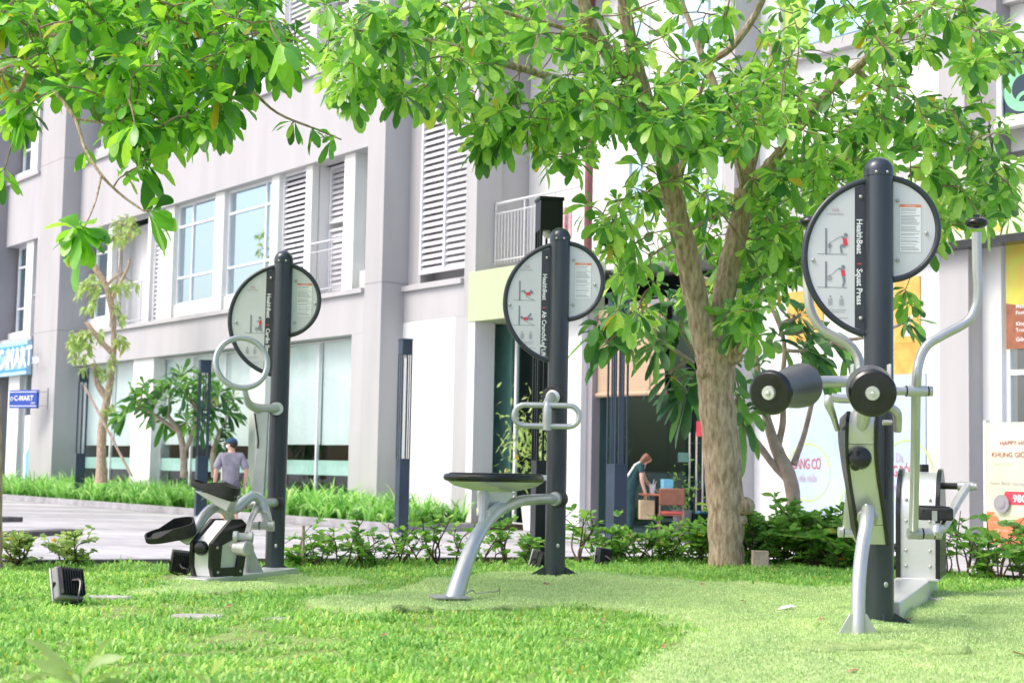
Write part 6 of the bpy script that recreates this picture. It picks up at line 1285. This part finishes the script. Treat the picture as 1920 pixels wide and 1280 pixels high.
def person(base, rz, J, lab, skinm):
    t = thing('person', base, lab, 'person', rz=rz); names = list(J['n'].keys()); nodes = [J['n'][k] for k in names]; ed = [(names.index(a), names.index(b_)) for a, b_ in J['e']]
    for side in ('L', 'R'):
        w = Vector(J['n']['wr' + side][0]); h = Vector(J['n']['ha' + side][0]); d = (h - w).normalized(); hi = names.index('ha' + side); sx = Vector((0, 1, 0)) if abs(d.y) < .7 else Vector((1, 0, 0)); inn = Vector((-1 if side == 'R' else 1, 0, 0))
        for k in range(4):
            off = (k - 1.5) * .019; L = (.075, .085, .08, .062)[k]; a = h + d * .035 + sx * off; b_ = a + d * L * .5 + inn * .006; c = b_ + d * L * .35 + inn * .018; i0 = len(nodes)
            nodes += [(tuple(a), .0095), (tuple(b_), .0085), (tuple(c), .007)]; ed += [(hi, i0), (i0, i0 + 1), (i0 + 1, i0 + 2)]
        a = h - d * .01 + sx * .035; b_ = a + d * .03 + sx * .018 + inn * .01; i0 = len(nodes); nodes += [(tuple(a), .011), (tuple(b_), .009)]; ed += [(hi, i0), (i0, i0 + 1)]
    skin_mesh('body', nodes, ed, skinm, t, root=names.index('pel')); return t
mb_ = P(432, 905, 27.6)
J = {'n': {'pel': ((0, 0, .93), (.115, .085)), 'sp': ((0, 0, 1.10), (.115, .085)), 'ch': ((0, 0, 1.30), (.16, .11)), 'nb': ((0, 0, 1.44), (.085, .075)), 'nk': ((0, .01, 1.49), .055), 'hd': ((0, .02, 1.58), (.078, .092)), 'ht': ((0, .015, 1.66), (.068, .08)),
     'shL': ((-.185, 0, 1.40), .062), 'elL': ((-.255, -.02, 1.12), .046), 'wrL': ((-.27, .05, .88), .030), 'haL': ((-.27, .065, .81), (.022, .038)), 'shR': ((.185, 0, 1.40), .062), 'elR': ((.275, -.06, 1.13), .046), 'wrR': ((.25, .03, .90), .030), 'haR': ((.245, .05, .83), (.022, .038)),
     'hpL': ((-.095, 0, .88), .095), 'knL': ((-.10, .10, .49), .062), 'anL': ((-.10, .02, .09), .040), 'toL': ((-.105, .17, .035), .032), 'hpR': ((.095, 0, .88), .095), 'knR': ((.10, .02, .48), .062), 'anR': ((.10, -.16, .12), .040), 'toR': ((.105, -.03, .035), .032)},
     'e': [('pel', 'sp'), ('sp', 'ch'), ('ch', 'nb'), ('nb', 'nk'), ('nk', 'hd'), ('hd', 'ht'), ('ch', 'shL'), ('shL', 'elL'), ('elL', 'wrL'), ('wrL', 'haL'), ('ch', 'shR'), ('shR', 'elR'), ('elR', 'wrR'), ('wrR', 'haR'), ('pel', 'hpL'), ('hpL', 'knL'), ('knL', 'anL'), ('anL', 'toL'), ('pel', 'hpR'), ('hpR', 'knR'), ('knR', 'anR'), ('anR', 'toR')]}
man = person((mb_.x, 27.6, PAVE), R_(12), J, 'person in grey T-shirt, dark shorts and blue cap walking away on the paving', M['skin'])
skin_mesh('t_shirt', [((0, 0, .80), (.165, .125)), ((0, 0, 1.1), (.16, .12)), ((0, 0, 1.30), (.185, .13)), ((0, 0, 1.42), (.11, .09)), ((-.175, 0, 1.395), .082), ((-.235, -.01, 1.22), .078), ((-.25, -.015, 1.155), .080), ((.175, 0, 1.395), .082), ((.245, -.03, 1.22), .078), ((.262, -.045, 1.155), .080)], [(0, 1), (1, 2), (2, 3), (2, 4), (4, 5), (5, 6), (2, 7), (7, 8), (8, 9)], M['greyshirt'], man)
skin_mesh('shorts', [((0, 0, .92), (.158, .125)), ((-.095, .0, .84), .112), ((-.10, .07, .60), .092), ((-.10, .09, .53), .090), ((.095, 0, .84), .112), ((.10, .02, .60), .092), ((.10, .02, .53), .090), ((0, 0, 1.06), (.145, .112))], [(7, 0), (0, 1), (1, 2), (2, 3), (0, 4), (4, 5), (5, 6)], M['shorts'], man)
hc_ = Vector((0, .02, 1.62)); hr_ = R_(58)                         # head turned to the left
hm = Matrix.Translation(hc_) @ Matrix.Rotation(hr_, 4, 'Z')
def lp_(name, mb, m, par): mb.xf(hm); return part(name, mb, m, par, local=True)
cap = MB(); vs = []; fs = []
for i in range(7):
    a = math.pi / 2 * i / 6
    for k in range(20): b_ = 2 * math.pi * k / 20; vs.append((.098 * math.sin(a + .0001) * math.cos(b_), .112 * math.sin(a + .0001) * math.sin(b_), .02 + .088 * math.cos(a)))
for i in range(6):
    for k in range(20): fs.append((i * 20 + k, (i + 1) * 20 + k, (i + 1) * 20 + (k + 1) % 20, i * 20 + (k + 1) % 20))
cap.add(vs, fs); cp_ = lp_('cap', cap, M['navycap'], man)
br = MB(); br.prism([(-.085, .08), (-.07, .15), (-.03, .19), (.03, .19), (.07, .15), (.085, .08), (.04, .105), (-.04, .105)], (0, 0, .018), XV, YV, ZV, .008); lp_('brim', br, M['whitecloth'], cp_)
lp_('face_mask', MB().ball((0, .052, -.045), .062, 14, (1.0, .85, .85)), M['whitecloth'], man)
lp_('hair', MB().ball((0, -.028, -.005), .088, 16, (1.0, 1.0, 1.05)), M['hair'], man)
m = MB(); 
for sx_ in (-1, 1): m.ball((sx_ * .082, .0, -.03), .022, 8, (.4, .8, 1.2))
lp_('ears', m, M['skin'], man); m = MB()
for sx_ in (-1, 1): m.ball((sx_ * .032, .088, .0), .011, 8)
m.ball((0, .10, -.028), .014, 8, (1, 1, 1.4)); lp_('eyes', m, M['hair'], man)
for (x, y, z) in ((-.105, .09, .04), (.105, -.10, .045)): part('shoe', MB().ball((x, y, z), .05, 12, (.95, 2.4, .85)), M['whitecloth'], man, local=True)
# woman in the cafe
wy = 28.1; wb = P(1180, 905, wy)
J = {'n': {'pel': ((0, 0, .94), (.14, .11)), 'sp': ((.06, 0, 1.08), (.11, .09)), 'ch': ((.17, 0, 1.24), (.13, .10)), 'nb': ((.25, 0, 1.35), .07), 'nk': ((.28, 0, 1.39), .048), 'hd': ((.33, 0, 1.44), (.08, .085)), 'ht': ((.38, 0, 1.48), (.065, .07)),
     'shL': ((.22, .15, 1.30), .05), 'elL': ((.30, .18, 1.06), .038), 'wrL': ((.42, .10, .92), .026), 'haL': ((.48, .08, .88), (.02, .03)), 'shR': ((.20, -.15, 1.30), .05), 'elR': ((.21, -.18, 1.04), .038), 'wrR': ((.28, -.16, .82), .026), 'haR': ((.29, -.16, .76), (.02, .03)),
     'hpL': ((0, .09, .88), .095), 'knL': ((.02, .10, .48), .062), 'anL': ((-.02, .10, .08), .04), 'toL': ((.12, .10, .03), .03), 'hpR': ((0, -.09, .88), .095), 'knR': ((.03, -.10, .48), .062), 'anR': ((0, -.10, .08), .04), 'toR': ((.14, -.10, .03), .03)}, 'e': J['e']}
wom = person((wb.x, wy, PAVE + .05), 0, J, 'person in dark teal uniform bending over a table inside the cafe, holding a paper bag', M['skin'])
skin_mesh('uniform', [((0, 0, .90), (.155, .13)), ((.06, 0, 1.08), (.135, .11)), ((.17, 0, 1.25), (.15, .12)), ((.235, 0, 1.33), (.09, .08)), ((.21, .14, 1.30), .068), ((.25, .165, 1.19), .060), ((.19, -.14, 1.30), .068), ((.205, -.165, 1.17), .060), ((0, .09, .84), .108), ((.02, .10, .5), .082), ((0, .10, .14), .07), ((0, -.09, .84), .108), ((.02, -.10, .5), .082), ((0, -.10, .14), .07)], [(0, 1), (1, 2), (2, 3), (2, 4), (4, 5), (2, 6), (6, 7), (0, 8), (8, 9), (9, 10), (0, 11), (11, 12), (12, 13)], M['teal'], wom)
skin_mesh('hair', [((.36, 0, 1.50), .085), ((.31, -.01, 1.46), .095), ((.24, -.03, 1.42), .06), ((.19, -.06, 1.33), .045), ((.14, -.09, 1.24), .03)], [(0, 1), (1, 2), (2, 3), (3, 4)], M['brownhair'], wom)
part('sash', MB().tube([(-.14, -.10, 1.0), (-.02, -.13, 1.16), (.09, -.12, 1.33), (.18, -.09, 1.38)], .018, 8), M['whitecloth'], wom, local=True)
bg_ = Vector((wb.x + .30, wy - .16, PAVE + .05)); t = thing('paper_bag', bg_ + ZV * .36, 'brown paper bag held by the bending person in the cafe', 'bag'); part('bag', MB().obox(bg_ + ZV * .53, (.27, .13, .34), (0, 0, .2)), M['paper'], t, bevel=.006); part('handle', MB().tube([bg_ + Vector((-.05, 0, .70)), bg_ + Vector((-.03, 0, .78)), bg_ + Vector((.03, 0, .78)), bg_ + Vector((.05, 0, .70))], .006, 6), M['paper'], t)
fl_ = PAVE + .05
tb = P(1232, 925, 28.2); t = thing('cafe_table', (tb.x, tb.y, fl_), 'cafe table with reddish-brown wooden top beside the bending person', 'table'); part('tabletop', MB().box((tb.x - .30, tb.y - .35, tb.z - .035), (tb.x + .42, tb.y + .35, tb.z)), M['tan'], t, bevel=.006); part('leg', MB().tube([(tb.x, tb.y, fl_), (tb.x, tb.y, tb.z - .036)], .035, 10), M['black'], t); part('base', MB().lathe((tb.x, tb.y, fl_), ZV, [(0, .22), (.02, .22), (.04, .05)], 20), M['black'], t)
for k, (px, lab) in enumerate(((1258, 'orange-brown chair with red cushion at the cafe table'), (1322, 'dark chair with blue seat farther right inside the cafe'))):
    c = P(px, 1000, 27.7 + k * .8); t = thing('cafe_chair', (c.x, c.y, fl_), lab, 'chair', 'chairs in the cafe'); c = Vector((c.x, c.y, fl_)); mm = M['orangeseat'] if k == 0 else M['black']
    part('backrest', MB().box((c.x - .22, c.y - .02, c.z + .62), (c.x + .24, c.y + .02, c.z + .92)), mm, t, bevel=.02); part('seat', MB().box((c.x - .21, c.y + .02, c.z + .43), (c.x + .23, c.y + .42, c.z + .46)), mm, t, bevel=.01); part('cushion', MB().box((c.x - .19, c.y + .03, c.z + .462), (c.x + .21, c.y + .40, c.z + .51)), M['redcush'] if k == 0 else M['skyblue'], t, bevel=.015)
    for (dx, dy) in ((-.2, .03), (.22, .03), (-.2, .40), (.22, .40)): part('leg', MB().tube([(c.x + dx, c.y + dy, c.z), (c.x + dx, c.y + dy, c.z + (.62 if dy < .1 else .43))], .014, 8), M['bark2'] if k == 0 else M['black'], t)
bx_ = P(1250, 924, 28.1); solo('gift_box', MB().obox((bx_.x, bx_.y, tb.z + .135), (.19, .14, .26), (0, 0, .3)), M['skyblue'], 'light blue box standing on the cafe table', 'box', bevel=.004)
cu = P(1223, 924, 28.1); t = thing('paper_cup', (cu.x, cu.y, tb.z), 'white cup with straws on the cafe table', 'cup'); part('cup', MB().lathe((cu.x, cu.y, tb.z + .001), ZV, [(0, .04), (.16, .06), (.165, .062)], 16), M['whitecloth'], t); part('straw', MB().tube([(cu.x, cu.y, tb.z + .1), (cu.x + .03, cu.y, tb.z + .26)], .006, 6).tube([(cu.x, cu.y, tb.z + .1), (cu.x + .07, cu.y, tb.z + .22)], .006, 6), M['print_white'], t)
pp = P(1280, 905, 28.6); t = thing('potted_plant', (pp.x, pp.y, fl_), 'small leafy potted plant behind the cafe table', 'plant'); part('pot', MB().lathe((pp.x, pp.y, fl_), ZV, [(0, .13), (.5, .18), (.52, .18)], 16), M['grey'], t)
n = 160; c = np.array([pp.x, pp.y, fl_ + .8]); V, Q = leaves(c + rng.normal(0, .16, (n, 3)) * np.array([1, 1, 1.4]), rand_unit(n), rng.uniform(.06, .12, n), .2, .2, 'simple'); V -= np.array([pp.x, pp.y, fl_]); np_obj('foliage', np_mesh('foliage', V, Q, None, M['shrub']), t)
pn = P(1283, 857, 29.5); solo('notice_card', MB().box((pn.x - .12, pn.y, pn.z - .09), (pn.x + .13, pn.y + .01, pn.z + .09)), M['print_white'], 'white notice card hanging inside the cafe beside the door handles', 'notice')
pn = P(1313, 805, 27.4); solo('red_notice', MB().box((pn.x - .07, pn.y, pn.z - .12), (pn.x + .08, pn.y + .008, pn.z + .15)), M['print_red'], 'small red notice on the cafe glass beside the tree trunk', 'notice')
# plant behind the left cafe glass and a pale chair
pp = P(1000, 905, 31.2); t = thing('potted_plant', (pp.x, pp.y, fl_), 'tall bright leafy plant inside the cafe behind the black lamp post', 'plant'); part('pot', MB().lathe((pp.x, pp.y, fl_), ZV, [(0, .18), (.5, .24)], 16), M['whitecloth'], t)
n = 420; c = np.array([pp.x - .05, pp.y, fl_ + 1.75]); V, Q = leaves(c + rng.normal(0, 1, (n, 3)) * np.array([.30, .25, .45]), rand_unit(n) + np.array([0, 0, -.4]), rng.uniform(.10, .20, n), .16, .3, 'lance'); V -= np.array([pp.x, pp.y, fl_]); np_obj('foliage', np_mesh('foliage', V, Q, None, M['leafpale']), t); part('stem', MB().tube([(pp.x, pp.y, fl_ + .4), (pp.x - .04, pp.y, fl_ + 1.7)], .02, 8), M['bark2'], t)
pc = P(918, 900, 32.0); t = thing('lounge_chair', (pc.x, pc.y, fl_), 'pale rounded armchair inside the cafe behind the left glass', 'chair'); part('backrest', MB().box((pc.x - .24, pc.y, fl_ + .35), (pc.x + .24, pc.y + .12, fl_ + .95)), M['cream'], t, bevel=.055); part('seat', MB().box((pc.x - .26, pc.y + .12, fl_ + .2), (pc.x + .26, pc.y + .6, fl_ + .42)), M['cream'], t, bevel=.05); part('leg', MB().tube([(pc.x, pc.y + .3, fl_), (pc.x, pc.y + .3, fl_ + .2)], .03, 8), M['chrome'], t)
# cloth on the balcony
bq = Bw(FP(1063, 410, .6)[0], .75, 0); a = P(1050, 388, bq.y); b_ = P(1072, 448, bq.y); m = MB(); vs = []; fs = []
for i in range(9):
    x = a.x + (b_.x - a.x) * i / 8; vs += [(x, a.y + .03 * math.sin(i * 1.6), a.z), (x, a.y + .05 * math.sin(i * 1.6 + .4), b_.z)]
for i in range(8): fs.append((2 * i, 2 * i + 1, 2 * i + 3, 2 * i + 2))
solo('hanging_cloth', m.add(vs, fs), mat('pink_patterned_cloth', (.62, .30, .32), .9, scale=9, col2=(.75, .62, .62)), 'pink patterned cloth hanging behind the balcony railing', 'cloth')
for o_ in list(bpy.data.objects):
    if 'org' in o_.keys(): del o_['org']
